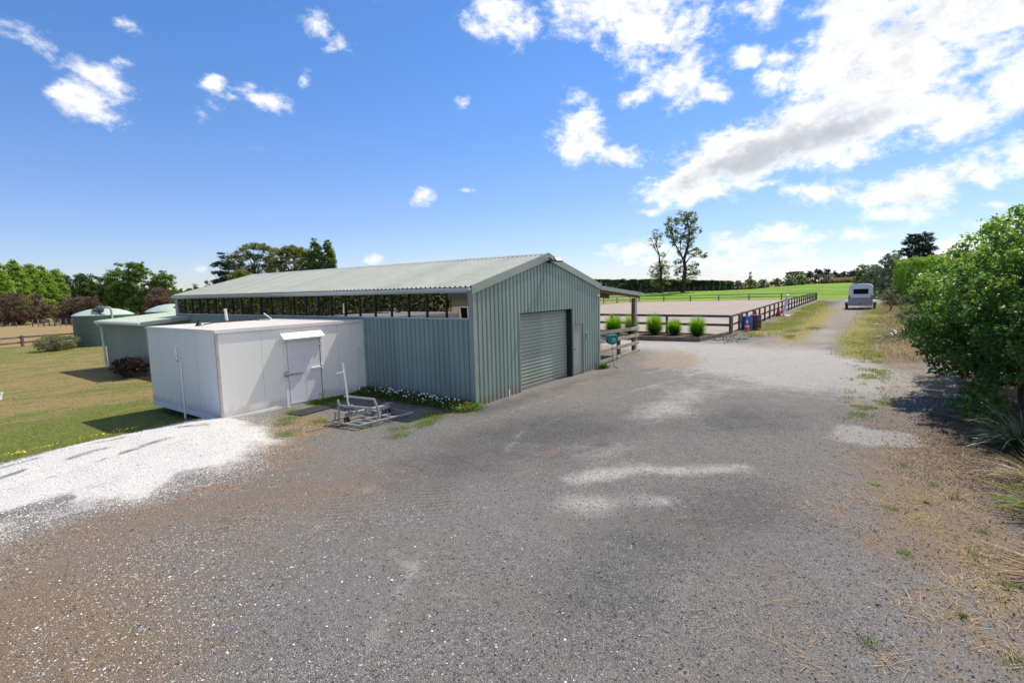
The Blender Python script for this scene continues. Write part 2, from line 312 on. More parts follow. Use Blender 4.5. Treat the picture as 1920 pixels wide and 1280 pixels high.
class MB:
    def __init__(s): s.v = []; s.f = []
    def add(s, vs, fs):
        b = len(s.v); s.v += [tuple(map(float, p)) for p in vs]; s.f += [tuple(b+i for i in f) for f in fs]; return s
    def box(s, x0, x1, y0, y1, z0, z1):
        return s.add([(x0,y0,z0),(x1,y0,z0),(x1,y1,z0),(x0,y1,z0),(x0,y0,z1),(x1,y0,z1),(x1,y1,z1),(x0,y1,z1)],
                     [(3,2,1,0),(4,5,6,7),(0,1,5,4),(1,2,6,5),(2,3,7,6),(3,0,4,7)])
    def obox(s, c, ax, ay, az):   # oriented box: centre, three half axes
        c, ax, ay, az = (np.array(q, float) for q in (c, ax, ay, az))
        P = [c+i*ax+j*ay+k*az for k in (-1, 1) for i, j in ((-1,-1),(1,-1),(1,1),(-1,1))]
        return s.add(P, [(3,2,1,0),(4,5,6,7),(0,1,5,4),(1,2,6,5),(2,3,7,6),(3,0,4,7)])
    def beam(s, p, q, wd, ht, up=(0, 0, 1)):
        p, q, up = (np.array(t, float) for t in (p, q, up)); d = q-p; L = np.linalg.norm(d); d /= L
        sd = np.cross(d, up); n = np.linalg.norm(sd)
        if n < 1e-4: sd = np.cross(d, (1, 0, 0)); n = np.linalg.norm(sd)
        sd /= n; u2 = np.cross(sd, d)
        return s.obox((p+q)/2, d*L/2, sd*wd/2, u2*ht/2)
    def tube(s, pts, r, n=8, cap=True):
        pts = [np.array(p, float) for p in pts]; rs = r if isinstance(r, (list, tuple)) else [r]*len(pts)
        rings = []; ref = None
        for i, p in enumerate(pts):
            d = pts[min(i+1, len(pts)-1)] - pts[max(i-1, 0)]; d /= (np.linalg.norm(d)+1e-9)
            if ref is None: ref = np.array((1., 0, 0)) if abs(d[0]) < .8 else np.array((0, 1., 0))
            a = np.cross(d, ref); a /= np.linalg.norm(a); ref = np.cross(a, d); b = ref
            rings.append([p + rs[i]*(a*math.cos(t)+b*math.sin(t)) for t in [2*math.pi*k/n for k in range(n)]])
        V = [q for rg in rings for q in rg]
        Fc = [(i*n+k, i*n+(k+1) % n, (i+1)*n+(k+1) % n, (i+1)*n+k) for i in range(len(pts)-1) for k in range(n)]
        if cap: Fc += [tuple(range(n))[::-1], tuple((len(pts)-1)*n+k for k in range(n))]
        return s.add(V, Fc)
    def lathe(s, prof, c, n=24, axis='z'):
        V = []; m = len(prof)
        for k in range(n):
            t = 2*math.pi*k/n
            for r, z in prof:
                p = (r*math.cos(t), r*math.sin(t), z)
                if axis == 'y': p = (p[0], p[2], p[1])
                if axis == 'x': p = (p[2], p[0], p[1])
                V.append((c[0]+p[0], c[1]+p[1], c[2]+p[2]))
        Fc = [(k*m+i, ((k+1) % n)*m+i, ((k+1) % n)*m+i+1, k*m+i+1) for k in range(n) for i in range(m-1)]
        return s.add(V, Fc)
    def build(s, name, mat, parent=None, loc=None, bevel=0, smooth=False):
        off = LOC[parent.name] if parent else np.array(loc if loc is not None else (0, 0, 0), float)
        me = bpy.data.meshes.new(name)
        me.from_pydata([tuple(np.array(p)-off) for p in s.v], [], s.f); me.materials.append(mat)
        bm = bmesh.new(); bm.from_mesh(me); bmesh.ops.recalc_face_normals(bm, faces=bm.faces); bm.to_mesh(me); bm.free()
        if smooth:
            me.polygons.foreach_set('use_smooth', [True]*len(me.polygons))
            try: me.set_sharp_from_angle(angle=math.radians(38))
            except Exception: pass
        o = link_mesh(name, me, parent, loc)
        if bevel:
            b = o.modifiers.new('bevel', 'BEVEL'); b.width = bevel; b.segments = 2; b.limit_method = 'ANGLE'
        return o
def copy_thing(root, loc, rz=0, label=None, scale=None):
    r = root.copy(); COL.objects.link(r); r.location = loc; r.rotation_euler = (0, 0, rz)
    if scale: r.scale = scale
    if label: r['label'] = label
    for ch in list(root.children):
        c2 = ch.copy(); COL.objects.link(c2); c2.parent = r
        for g in list(ch.children):
            g2 = g.copy(); COL.objects.link(g2); g2.parent = c2
    return r
def unit(a): return a/(np.linalg.norm(a, axis=-1, keepdims=True)+1e-9)

# ---------------------------------------------------------------- terrain
def ss(a, b, x):
    t = np.clip((np.asarray(x, float)-a)/(b-a), 0, 1); return t*t*(3-2*t)
HEAP = np.array([(-16, 1.2), (-12, 3.4), (-8.75, 4.95), (-8.07, 5.2), (-7.14, 5.42), (-6.22, 5.35), (-5.4, 5.5), (-4.75, 5.45), (-4.35, 5.0), (-4.2, 3.85), (-4.65, 2.2), (-5.35, 1.1), (-6.2, .45), (-7.05, .45), (-7.9, .6), (-9.1, .8), (-10.5, 0), (-16, -3)])
def sdpoly(P, X, Y):
    X = np.asarray(X, float); Y = np.asarray(Y, float); d = np.full(X.shape, 1e9); ins = np.zeros(X.shape, bool)
    n = len(P)
    for i in range(n):
        ax, ay = P[i]; bx, by = P[(i+1) % n]; ex, ey = bx-ax, by-ay
        t = np.clip(((X-ax)*ex+(Y-ay)*ey)/(ex*ex+ey*ey), 0, 1)
        d = np.minimum(d, np.hypot(X-ax-t*ex, Y-ay-t*ey))
        c = ((ay > Y) != (by > Y)) & (X < (bx-ax)*(Y-ay)/(by-ay+1e-12)+ax); ins ^= c
    return np.where(ins, d, -d)
_LAT = np.random.default_rng(3).random((512, 512))
def vnoise(x, y):   # value noise for terrain masks
    xi = np.floor(x).astype(int); yi = np.floor(y).astype(int); fx = x-xi; fy = y-yi
    fx = fx*fx*(3-2*fx); fy = fy*fy*(3-2*fy); g = lambda a, b: _LAT[a % 512, b % 512]
    return (g(xi, yi)*(1-fx)+g(xi+1, yi)*fx)*(1-fy)+(g(xi, yi+1)*(1-fx)+g(xi+1, yi+1)*fx)*fy
def fbm(x, y, s, o=4):
    v = 0; a = .5; t = 0
    for i in range(o): v = v+a*vnoise(x*s+i*17.3, y*s+i*9.1); t += a; a *= .5; s *= 2.03
    return v/t
def ground(x, y):
    x = np.asarray(x, float); y = np.asarray(y, float)
    dip = -.28*ss(4.8, 7.5, y)*(1-ss(1.5, 4., x-np.maximum(0, y-22)))
    rise = .13*ss(6.5, 12, x)*(1-ss(10, 16, y)) + .29*ss(16, 60, x)
    f = np.interp(y, [-60, -6, 3.5, 17, 25, 33, 44, 70, 140], [2.6, 2.9, 2.75, 1.95, 1.72, 1.7, 1.36, .9, .5])-.42
    f = f*ss(86, 128, x)*(1-.5*ss(150, 300, x))
    hp = sdpoly(HEAP, x, y)
    heap = .07*ss(-.05, 1.0, hp)*ss(-12, -4.5, x) + .06*ss(-.1, .35, hp) + .05*(fbm(x, y, 1.6)-.5)*ss(0, .5, hp)
    heap = heap*(.75+.6*fbm(x, y, .8)) - .05*ss(0, 1, hp)*np.exp(-((y-3.0-.12*(x+9))/.18)**2)*ss(-6, -8, x)
    und = .035*(fbm(x, y, .22)-.5)*(1-ss(16, 30, np.hypot(x+4, y)))
    return dip+rise+f+heap+und
def gz(x, y): return float(ground(np.array([x]), np.array([y]))[0])

# ---------------------------------------------------------------- ground surfaces
def ground_mat():
    m, t = newmat('ground_surface')
    b = t.n('ShaderNodeBsdfPrincipled'); o = t.n('ShaderNodeOutputMaterial'); t.link(b.outputs[0], o.inputs[0])
    P = t.n('ShaderNodeNewGeometry').outputs['Position']
    A = {}
    for nm in ('ga', 'gb', 'gc', 'gd'):
        a = t.n('ShaderNodeAttribute', attribute_name=nm); s = t.n('ShaderNodeSeparateColor'); t.link(a.outputs['Color'], s.inputs[0])
        for k, q in enumerate('rgb'): A[nm+q] = s.outputs[k]
        A[nm+'a'] = a.outputs['Alpha']
    n1 = t.noise(P, .55, 4, .6); n2 = t.noise(P, 2.6, 5, .65); n3 = t.noise(P, 11, 5, .7); n4 = t.noise(P, 42, 4, .7)
    def vor(scale, feat='F1', rnd=1):
        v = t.n('ShaderNodeTexVoronoi', feature=feat); t.put(v.inputs['Vector'], P); v.inputs['Scale'].default_value = scale
        v.inputs['Randomness'].default_value = rnd; return v
    v1 = vor(70); v2 = vor(150); v3 = vor(60)
    def cell(v):
        s = t.n('ShaderNodeSeparateColor'); t.link(v.outputs['Color'], s.inputs[0]); return s.outputs
    c1 = cell(v1); c2 = cell(v2); c3 = cell(v3)
    def mask(a, wd=.16, amp=.55, fine=.35):
        nn = t.m('ADD', t.m('MULTIPLY', t.m('SUBTRACT', n2, .5), amp*1.6), t.m('MULTIPLY', t.m('SUBTRACT', n3, .5), fine*1.6))
        x = t.m('MULTIPLY', t.m('ADD', a, nn), t.step(a, .0, .12)); return t.step(x, .5-wd, .5+wd)
    # gravel: blue grey chips of two sizes
    g1 = t.ramp(c1[0], [(0, (.075, .071, .07)), (.45, (.20, .186, .178)), (.8, (.31, .29, .275)), (1, (.47, .44, .41))])
    g2 = t.ramp(c2[1], [(0, (.068, .065, .064)), (.5, (.205, .192, .183)), (1, (.40, .375, .35))])
    col = t.mix(t.step(n4, .4, .6), g1, g2)
    col = t.mix(t.m('MULTIPLY', t.step(v1.outputs['Distance'], .4, .8), .35), col, (.04, .037, .036))
    col = t.mix(t.m('MULTIPLY', t.step(n1, .40, .66), .35), col, (.23, .213, .20))
    col = t.mix(t.m('MULTIPLY', t.step(t.noise(P, .8, 6, .7), .45, .7), .55), col, t.mix(t.step(n4, .3, .7), (.13, .11, .09), (.30, .26, .22)))
    col = t.mix(t.m('MULTIPLY', t.step(n3, .52, .70), .5), col, (.095, .09, .088))
    col = t.mix(t.m('MULTIPLY', t.step(t.noise(P, 5.5, 5, .7), .55, .72), .4), col, (.40, .38, .355))
    col = t.mix(t.m('MULTIPLY', t.step(n2, .56, .74), .45), col, (.11, .10, .095))
    def blend(fac, colr, amt=1.0):
        nonlocal col; col = t.mix(t.m('MULTIPLY', fac, amt) if amt != 1 else fac, col, colr)
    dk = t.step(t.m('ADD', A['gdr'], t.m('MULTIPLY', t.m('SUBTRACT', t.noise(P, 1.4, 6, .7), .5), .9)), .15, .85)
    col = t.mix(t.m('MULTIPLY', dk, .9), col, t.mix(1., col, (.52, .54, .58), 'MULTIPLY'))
    col = t.mix(1., col, (.985, .99, .985), 'MULTIPLY')
    grain = t.step(n4, .3, .7)
    pale = t.mix(grain, (.41, .385, .36), (.60, .57, .535))
    blend(t.m('MULTIPLY', t.step(t.m('ADD', t.m('ADD', A['gab'], t.m('MULTIPLY', t.m('SUBTRACT', n2, .5), 1.0)), t.m('ADD', t.m('MULTIPLY', t.m('SUBTRACT', n1, .5), .9), t.m('MULTIPLY', t.m('SUBTRACT', n3, .5), .8))), .15, 1.0), t.step(c1[1], -.35, .75)), pale, .95)
    brown = t.mix(grain, (.15, .10, .062), (.34, .24, .155))
    blend(mask(A['gag'], .3), brown, .8)
    tan = t.mix(grain, (.27, .21, .155), (.40, .325, .25)); blend(mask(A['gca'], .3), tan, .85)
    straw = t.mix(t.step(t.noise(t.mapping(P, (1, 3, 1)), 34, 4, .7), .35, .7), (.16, .10, .05), (.50, .35, .19))
    blend(mask(A['gaa'], .22, .7, .6), straw, .85)
    orange = t.mix(grain, (.22, .09, .035), (.45, .22, .10)); blend(mask(A['gcg'], .2, .7, .6), orange, .75)
    mulch = t.mix(t.step(n3, .35, .65), (.07, .045, .032), (.22, .155, .11)); blend(mask(A['gcb'], .2), mulch, .95)
    weed = t.mix(t.step(n3, .3, .7), (.14, .14, .02), (.42, .33, .045))
    blend(mask(A['gcr'], .2, .8, .8), weed, .8)
    # lawn: lush to dry
    lush = t.mix(t.step(n3, .3, .7), (.10, .14, .02), (.225, .24, .055))
    dry = t.mix(t.step(t.noise(P, 20, 5, .75), .35, .65), (.24, .165, .07), (.40, .30, .14))
    dryf = t.step(t.m('ADD', A['gbg'], t.m('ADD', t.m('MULTIPLY', t.m('SUBTRACT', t.noise(t.mapping(P, (.8, 1.6, 1)), 1.1, 5, .65), .5), 2.2), t.m('MULTIPLY', t.m('SUBTRACT', n3, .5), 1.0))), .3, .8)
    lawn = t.mix(dryf, lush, dry)
    blend(mask(A['gbr'], .08, .25, .25), lawn)
    sand = t.mix(t.step(t.noise(t.mapping(P, (1, .3, 1)), 1.2, 5, .6), .35, .65), (.31, .255, .215), (.37, .31, .265))
    blend(A['gbb'], sand)
    fld = t.mix(t.step(t.noise(t.mapping(P, (.35, .08, 1)), 1.6, 6, .7), .35, .68), (.11, .21, .008), (.22, .35, .03))
    blend(mask(A['gba'], .1, .1, .1), fld)
    # white chips strewn over the yard and the heap itself
    dn = t.m('ADD', A['gar'], t.m('MULTIPLY', t.m('MULTIPLY', t.m('SUBTRACT', n2, .5), 1.5), t.m('MULTIPLY', A['gar'], 1.4)))
    chipf = t.step(t.m('SUBTRACT', dn, c3[2]), -.01, .02)
    chipc = t.mix(c3[0], (.48, .46, .44), (.70, .685, .66))
    chipf = t.m('MULTIPLY', chipf, t.step(v3.outputs['Distance'], .62, .42))
    blend(chipf, chipc)
    solid = t.step(t.m('ADD', A['gar'], t.m('MULTIPLY', t.m('SUBTRACT', n3, .5), .55)), .62, 1.0)
    hcol = t.mix(t.step(c2[0], .02, .5), (.50, .475, .445), (.80, .775, .74))
    hcol = t.mix(t.m('MULTIPLY', t.step(t.noise(t.mapping(P, (1, 3.2, 1)), 1.5, 6, .7), .55, .75), .6), hcol, (.36, .33, .30))
    blend(solid, hcol)
    # tyre tread pressed into the loose gravel
    sp = t.n('ShaderNodeSeparateXYZ'); t.link(P, sp.inputs[0]); tread = None
    for (px_, py_, rx_, ry_, an) in ((-6.3, -2.6, 1.0, .35, .75), (-5.3, -3.6, 1.1, .4, .75), (-7.4, -1.6, .8, .3, .9)):
        ca, sa = math.cos(an), math.sin(an); dx_ = t.m('SUBTRACT', sp.outputs[0], px_); dy_ = t.m('SUBTRACT', sp.outputs[1], py_)
        uu = t.m('ADD', t.m('MULTIPLY', dx_, ca), t.m('MULTIPLY', dy_, sa)); vv = t.m('SUBTRACT', t.m('MULTIPLY', dy_, ca), t.m('MULTIPLY', dx_, sa))
        q = t.m('ADD', t.m('POWER', t.m('ABSOLUTE', t.m('DIVIDE', uu, rx_)), 2.0), t.m('POWER', t.m('ABSOLUTE', t.m('DIVIDE', vv, ry_)), 2.0))
        wv = t.m('SINE', t.m('ADD', t.m('MULTIPLY', uu, 52), t.m('MULTIPLY', n3, 7)))
        k_ = t.m('MULTIPLY', t.step(t.m('ADD', q, t.m('MULTIPLY', n2, .8)), 1.3, .3), wv); tread = k_ if tread is None else t.m('ADD', tread, k_)
    col = t.mix(t.m('MULTIPLY', t.step(tread, .1, 1.0), .35), col, (.10, .09, .085))
    cf = t.step(t.m('ADD', A['gdg'], t.m('ADD', t.m('MULTIPLY', t.m('SUBTRACT', n3, .5), 1.1), t.m('MULTIPLY', t.m('SUBTRACT', n2, .5), .8))), .35, .72)
    col = t.mix(t.m('MULTIPLY', cf, t.m('ADD', .45, t.m('MULTIPLY', n2, .6))), col, t.mix(n4, (.27, .262, .25), (.52, .505, .485)))
    t.link(col, b.inputs['Base Color']); b.inputs['Roughness'].default_value = .9; b.inputs['Specular IOR Level'].default_value = .25
    hgt = t.m('ADD', t.m('ADD', t.m('MULTIPLY', v1.outputs['Distance'], -.9), t.m('MULTIPLY', v2.outputs['Distance'], -.4)), t.m('ADD', t.m('MULTIPLY', n3, 1.2), t.m('ADD', t.m('MULTIPLY', n2, 1.6), t.m('MULTIPLY', tread, -.5))))
    bp = t.n('ShaderNodeBump'); bp.inputs['Distance'].default_value = .028
    t.link(hgt, bp.inputs['Height'])
    t.link(t.m('SUBTRACT', .75, t.m('MULTIPLY', A['gbb'], .65)), bp.inputs['Strength'])
    t.link(bp.outputs[0], b.inputs['Normal'])
    return m
M['ground'] = ground_mat()
ARENA = np.array([(21.9, -1.6), (82, -.9), (84, 17.6), (79, 28.5), (25, 28.5), (23.2, 9)])
BED = np.array([(17.41, -1.12), (21.5, -1.75), (22.6, 7.2), (23, 10), (17.4, 9.5), (17.0, 2.2)])
LAWN = np.array([(-16, 5.2), (-8.75, 5.15), (-8.07, 5.5), (-7.14, 5.85), (-6.22, 5.9), (-5.3, 6.1), (-4.7, 6.0), (-4.5, 5.4), (0, 5.4), (0, 18.9), (8, 19), (8, 36), (4.5, 45.4), (2.45, 45.3), (-1.14, 44.8), (-2.4, 44.1), (-20, 38), (-40, 30), (-40, 6)])
def gaxis(a, b, d, lo, hi, g=1.16):
    x = list(np.arange(a, b+1e-6, d)); s = d
    while x[-1] < hi: s = min(s*g, 260); x.append(x[-1]+s)
    s = d; y = []
    q = a
    while q > lo: s = min(s*g, 260); q -= s; y.append(q)
    return np.array(y[::-1]+x)
gx = np.concatenate([gaxis(-13, 12, .12, -1500, 12.1)[:-1], np.arange(12.1, 30, .3), gaxis(30, 132, 1.3, 30, 3500)[0:]])
gx = np.unique(np.round(gx, 3)); gx = gx[np.concatenate([[True], np.diff(gx) > .05])]
gy = gaxis(-13, 11, .12, -2500, 11.1)
gy = np.concatenate([gy[gy < 11.1], np.arange(11.1, 46, .45), gaxis(46.2, 150, 2.2, 46, 3000)[0:]])
gy = np.unique(np.round(gy, 3)); gy = gy[np.concatenate([[True], np.diff(gy) > .05])]
GX, GY = np.meshgrid(gx, gy, indexing='ij')
GZ = ground(GX, GY)
def gs(x, y, cx, cy, rx, ry, rot=0):
    r = math.radians(rot); dx = (x-cx)*math.cos(r)+(y-cy)*math.sin(r); dy = -(x-cx)*math.sin(r)+(y-cy)*math.cos(r)
    return np.exp(-(dx/rx)**2-(dy/ry)**2)
def line(x, y, pts, wd):
    d = np.full(x.shape, 1e9)
    for (ax, ay), (bx, by) in zip(pts[:-1], pts[1:]):
        ex, ey = bx-ax, by-ay; t = np.clip(((x-ax)*ex+(y-ay)*ey)/(ex*ex+ey*ey), 0, 1)
        d = np.minimum(d, np.hypot(x-ax-t*ex, y-ay-t*ey))
    return np.exp(-(d/wd)**2)
X, Y = GX, GY
hp = sdpoly(HEAP, X, Y); hp = hp+(.9*(fbm(X, Y, 1.3)-.5)+.4*(fbm(X, Y, 4.0)-.5))*ss(4.6, 2.6, Y-.12*(X+8)); lw = sdpoly(LAWN, X, Y); ar = sdpoly(ARENA, X, Y); bd = sdpoly(BED, X, Y)
# white chip density
chips = np.clip(np.where(hp > 0, .66+.7*np.clip(hp, 0, .5), .58*np.exp(np.minimum(hp, 0)/.5)), 0, 1)*(1-.55*ss(-.3, .9, fbm(X, Y, .9)-.45+.0*X)*(hp < .35)*ss(-4.5, -7.5, X))
chips = np.maximum(chips, .30*gs(X, Y, -8.6, -.6, 1.7, 1.6)*.6); chips = np.maximum(chips, .09*gs(X, Y, -8.6, -3.0, 2.0, 2.6))
chips = np.maximum(chips, .15*gs(X, Y, -8.9, -5.2, .9, 1.5)); chips = np.maximum(chips, .55*gs(X, Y, -8.75, -5.55, .28, .35))
chips = np.maximum(chips, .03*gs(X, Y, -7, -4.5, 3, 3)); chips = np.maximum(chips, .008*(np.hypot(X+4, Y+3) < 14))
chips *= 1-.6*np.clip(line(X, Y, [(-9.6, 3.2), (-8.4, 3.75), (-7.2, 3.9)], .07)+line(X, Y, [(-8.6, 2.7), (-7.2, 3.3), (-6.2, 3.5)], .06)+line(X, Y, [(-7.2, 4.6), (-6.0, 4.5), (-5.2, 4.1)], .07)+line(X, Y, [(-9.4, 4.2), (-8.2, 4.5)], .06), 0, 1)*(fbm(X, Y, 2.2) > .42)
chips *= (lw < .05)
# the strip of bare brown ground crossing the heap front
chips *= 1-.75*np.clip(line(X, Y, [(-12, 1.0), (-9.2, 1.35), (-8.2, 1.25)], .28), 0, 1)*(fbm(X, Y, 1.1) > .4)
brown = 1.0*gs(X, Y, -10.1, -2.4, 1.3, 3.2, 10) + .26*gs(X, Y, -8.3, -1.2, 1.7, 1.6) + .24*gs(X, Y, -5.5, -2.2, 2.2, 1.2)+.8*gs(X, Y, -4.9, 2.9, .5, .9) + .45*gs(X, Y, -8.3, .1, 1.4, .8) + .55*gs(X, Y, -5.6, .3, 1.3, .9) + .75*gs(X, Y, -5.0, 1.7, .7, 1.3) + .34*gs(X, Y, -6.5, -1.2, 1.9, .9, -20) + .2*gs(X, Y, -7, -3, 2.2, 1.2)
brown += .5*line(X, Y, [(-3, -9.5), (2, -9.2), (8, -9.6)], .8)+.5*line(X, Y, [(-6, -10.8), (-3, -10.2), (2, -9.9)], 1.0)
dust = .80*line(X, Y, [(-3.4, -4.9), (-2.5, -5.55), (-1.9, -6.5), (-1.35, -7.1)], .26) + .75*gs(X, Y, -4.1, -5.55, .38, .55, 35) + .72*gs(X, Y, -3.45, -6.4, .30, .36)
dust += 1.15*gs(X, Y, 11.5, -5.3, 3.6, 3.3)+.22*line(X, Y, [(-3.0, -5.2), (-1.0, -4.9), (1.5, -4.4), (4.5, -4.4)], .45)+.30*gs(X, Y, -1.8, -4.2, .9, 1.5, 30)+.45*gs(X, Y, 2.0, -4.7, 1.2, 1.0)+.35*gs(X, Y, 5, -4.5, 2, 1.5)
dust += .0
dust += .95*line(X, Y, [(7.5, -10), (8.6, -8.6), (10.5, -6.6), (13, -4.2), (15.2, -1.2), (15.0, 3), (14.5, 12)], 2.9)
dust += .35*line(X, Y, [(13, -5), (19, -6.5), (26, -6.2)], 1.6)+.55*line(X, Y, [(20, -6), (35, -6.5), (55, -7.0), (80, -7)], 1.2)*.55
rut = sum(line(X, Y, p, .11) for p in ([(-9.5, -6.2), (-5.5, -4.0), (-1.5, -2.6), (4, -2.9), (12, -4.6), (22, -5.6)], [(-9.8, -4.6), (-6.2, -2.5), (-1.5, -1.1), (4, -1.5), (12, -3.1), (22, -4.2)], [(-5.5, -6.0), (-5.2, -3.2), (-6.2, -.5)], [(-6.9, -5.8), (-6.6, -3.2), (-7.4, -.8)]))
dust += .30*rut*(fbm(X, Y, .9) > .42)
tan = .62*line(X, Y, [(17, -5), (30, -5.8), (50, -6.5), (80, -6.8)], 2.4)+.95*gs(X, Y, 11.0, -2.0, 2.6, 1.2, 25) + .6*gs(X, Y, 9.3, -1.6, 1.2, .9)+.35*gs(X, Y, 2.4, -2.1, 1, .5)+.5*gs(X, Y, 4.5, -1.0, 1.2, .35)
strawm = 1.0*gs(X, Y, -3.7, 2.5, .95, 1.1, 20)+.55*gs(X, Y, -4.6, 1.8, .6, .8)+.24*line(X, Y, [(-6.2, -10.3), (-4, -9.6), (-1, -9.2)], .75)+.2*gs(X, Y, -5.4, -9.3, 1.1, .5)
strawm += .12*gs(X, Y, -3.8, -10.2, 3, .8)+.62*line(X, Y, [(12, -9.6), (20, -9.2), (34, -9.2), (50, -9.9)], 1.1)+.5*line(X, Y, [(21, -2.6), (30, -2.6), (45, -2.6)], .7)+.55*line(X, Y, [(6, -10.6), (10, -10.2)], .9)
orange = .55*gs(X, Y, -2.35, -3.85, .28, .3)+.5*gs(X, Y, -2.5, -8.55, .35, .3)+.45*gs(X, Y, -3.4, -8.8, .3, .3)+.5*gs(X, Y, -7.0, .1, .8, .35)+.35*gs(X, Y, -8.6, -.2, .8, .4)+.4*gs(X, Y, .2, -1.2, .4, .25)
mul = np.clip(ss(-.1, .1, bd)*1.0, 0, 1)+.75*line(X, Y, [(4.5, -10.3), (2, -10.4), (0, -10.6), (-2.5, -11.2)], .75)+.9*(Y < -10.9)*ss(14, 8, X)*(X > -14)
weeds = .85*line(X, Y, [(24, -3.4), (34, -3.9), (46, -3.2), (60, -2.6)], 1.0)+.8*line(X, Y, [(14, -8.4), (22, -7.9), (36, -8.2), (48, -8.8)], .9)+.6*line(X, Y, [(20, -5.2), (30, -5.2), (50, -5.2)], .7)+.5*gs(X, Y, 46, -3.9, 8, 1.1)
weeds += .42*gs(X, Y, 5.2, -8.7, 1.6, .7)+.4*gs(X, Y, 9.5, -8.6, 2, .8)+.35*line(X, Y, [(-1, -9.3), (-4, -10.2)], .5)+.45*line(X, Y, [(-2.2, .5), (-.6, -.3)], .25)
weeds += .5*(fbm(X, Y, .45)-.38)*ss(16, 22, X)*ss(90, 70, X)*(Y < -1.5)*(Y > -11)+.4*gs(X, Y, 50, -3.4, 16, .9)
weeds *= (bd < -.1)*(ar < 0)
lawnm = np.clip(ss(-.25, .2, lw), 0, 1)
far = ((np.hypot(X-10, Y-10) > 60) | (Y > 44) | (X < -16) | (Y < -14) | (X > 16) & (Y > 10)) & (ar < 0)
dryness = .34+.30*ss(9, 14, Y)*(1-.6*ss(29, 38, Y))-.22*gs(X, Y, -6, 8.5, 2.5, 2)+.25*gs(X, Y, -3.5, 12.5, 4, 1.2, -20)+.2*gs(X, Y, -4, 20, 5, 2)-.25*gs(X, Y, -5, 15.4, 4, .9, -12)
lawnm = np.where(far & (lw < 0), 1.0, lawnm); away = ss(110, 170, np.hypot(X, Y-10))
dryness = np.where((Y > 45.5) & (X < 40), .98, dryness)
dryness = np.where((X > 16) & (lw < 0), .62, dryness)
dr = (X > 16) & (Y < -1.2) & (Y > -11.5) & (X < 84)
lawnm = np.where(dr, 0, lawnm); lawnm = np.where((bd > -.5) | ((X > 7) & (X < 17) & (lw < 0) & (Y < 40) & (Y > -13)), 0, lawnm)
dryness = dryness*(1-away)+.25*away
arm = np.clip(ss(-.05, .1, ar), 0, 1)
fm = np.clip(ss(86, 89, X)*ss(142, 136, X)*ss(-14, -9, Y)*ss(95, 80, Y), 0, 1)
strawm += .9*ss(134, 139, X)*ss(250, 150, X)
weeds = np.where((X > 78) & (X < 90), .25, weeds)
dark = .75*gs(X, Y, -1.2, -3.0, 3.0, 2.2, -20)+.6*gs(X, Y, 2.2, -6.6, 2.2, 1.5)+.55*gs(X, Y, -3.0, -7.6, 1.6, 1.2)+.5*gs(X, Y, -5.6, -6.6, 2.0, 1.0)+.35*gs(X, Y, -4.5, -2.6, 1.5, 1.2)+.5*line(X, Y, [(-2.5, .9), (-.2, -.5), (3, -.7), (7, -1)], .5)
slab = np.clip(.5+sdpoly(np.array([(2.75, -8.35), (1.35, -8.2), (1.1, -8.8), (1.55, -9.75), (2.55, -9.7)]), X, Y)/.7, 0, 1)
def cattr(me, nm, r, g, b, a):
    at = me.attributes.new(nm, 'FLOAT_COLOR', 'POINT')
    at.data.foreach_set('color', np.clip(np.stack([r, g, b, a], -1), 0, 1).astype(np.float32).ravel())
nx, ny = GX.shape
idx = np.arange(nx*ny).reshape(nx, ny)
Fq = np.stack([idx[:-1, :-1], idx[1:, :-1], idx[1:, 1:], idx[:-1, 1:]], -1).reshape(-1, 4)
cx = (.25*(X[:-1, :-1]+X[1:, :-1]+X[1:, 1:]+X[:-1, 1:])).ravel(); cy = (.25*(Y[:-1, :-1]+Y[1:, :-1]+Y[1:, 1:]+Y[:-1, 1:])).ravel()
reg = np.full(len(Fq), 0)
reg[(cx > -16) & (cx < 17) & (cy > -14) & (cy < 14)] = 1
reg[(cx > 16.5) & (cx < 86) & (cy > -11.5) & (cy < -1.0)] = 2
reg[(cx > 86) & (cx < 142) & (cy > -14) & (cy < 95)] = 3
reg[sdpoly(LAWN, cx, cy) > 0] = 4
reg[sdpoly(ARENA, cx, cy) > 0] = 5
reg[sdpoly(BED, cx, cy) > 0] = 6
reg[sdpoly(HEAP, cx, cy) > 0] = 7
reg[(reg == 0) & (cy > 44) & (cx < 60)] = 8
allV = np.stack([GX, GY, GZ], -1).reshape(-1, 3)
lay = [('ga', chips, brown, dust, strawm), ('gb', lawnm, dryness, arm, fm), ('gc', weeds, orange, mul, tan), ('gd', dark, slab, slab*0, slab*0)]
GNAME = {0: ('ground', 'dry open country around the yard', 'structure'), 1: ('gravel_yard', 'grey gravel yard in front of the green shed', 'structure'),
    2: ('driveway', 'gravel drive with weedy verges running to the horse trailer', 'structure'), 3: ('grass_field', 'bright green field rising beyond the arena', 'structure'),
    4: ('lawn', 'patchy green and dry lawn left of the white cool store', 'structure'), 5: ('arena_surface', 'pinkish sand riding arena inside the rail fence', 'structure'),
    6: ('garden_bed', 'bare mulched bed under the clipped grass tussocks', 'structure'), 7: ('gravel_heap', 'spread heap of white gravel by the corner of the cool store', 'stuff'),
    8: ('paddock', 'dry brown paddock beyond the left rail fence', 'structure')}
for k, (nm, lab, kind) in GNAME.items():
    f = Fq[reg == k]
    if not len(f): continue
    u, inv = np.unique(f.ravel(), return_inverse=True)
    o = mesh_np(nm, allV[u], inv.reshape(-1, 4).astype(np.int32), M['ground'], smooth=True)
    for (an, *ch) in lay: cattr(o.data, an, *[np.asarray(c_, float).ravel()[u] for c_ in ch])
    tag(o, lab, nm.replace('_', ' '), None, kind)

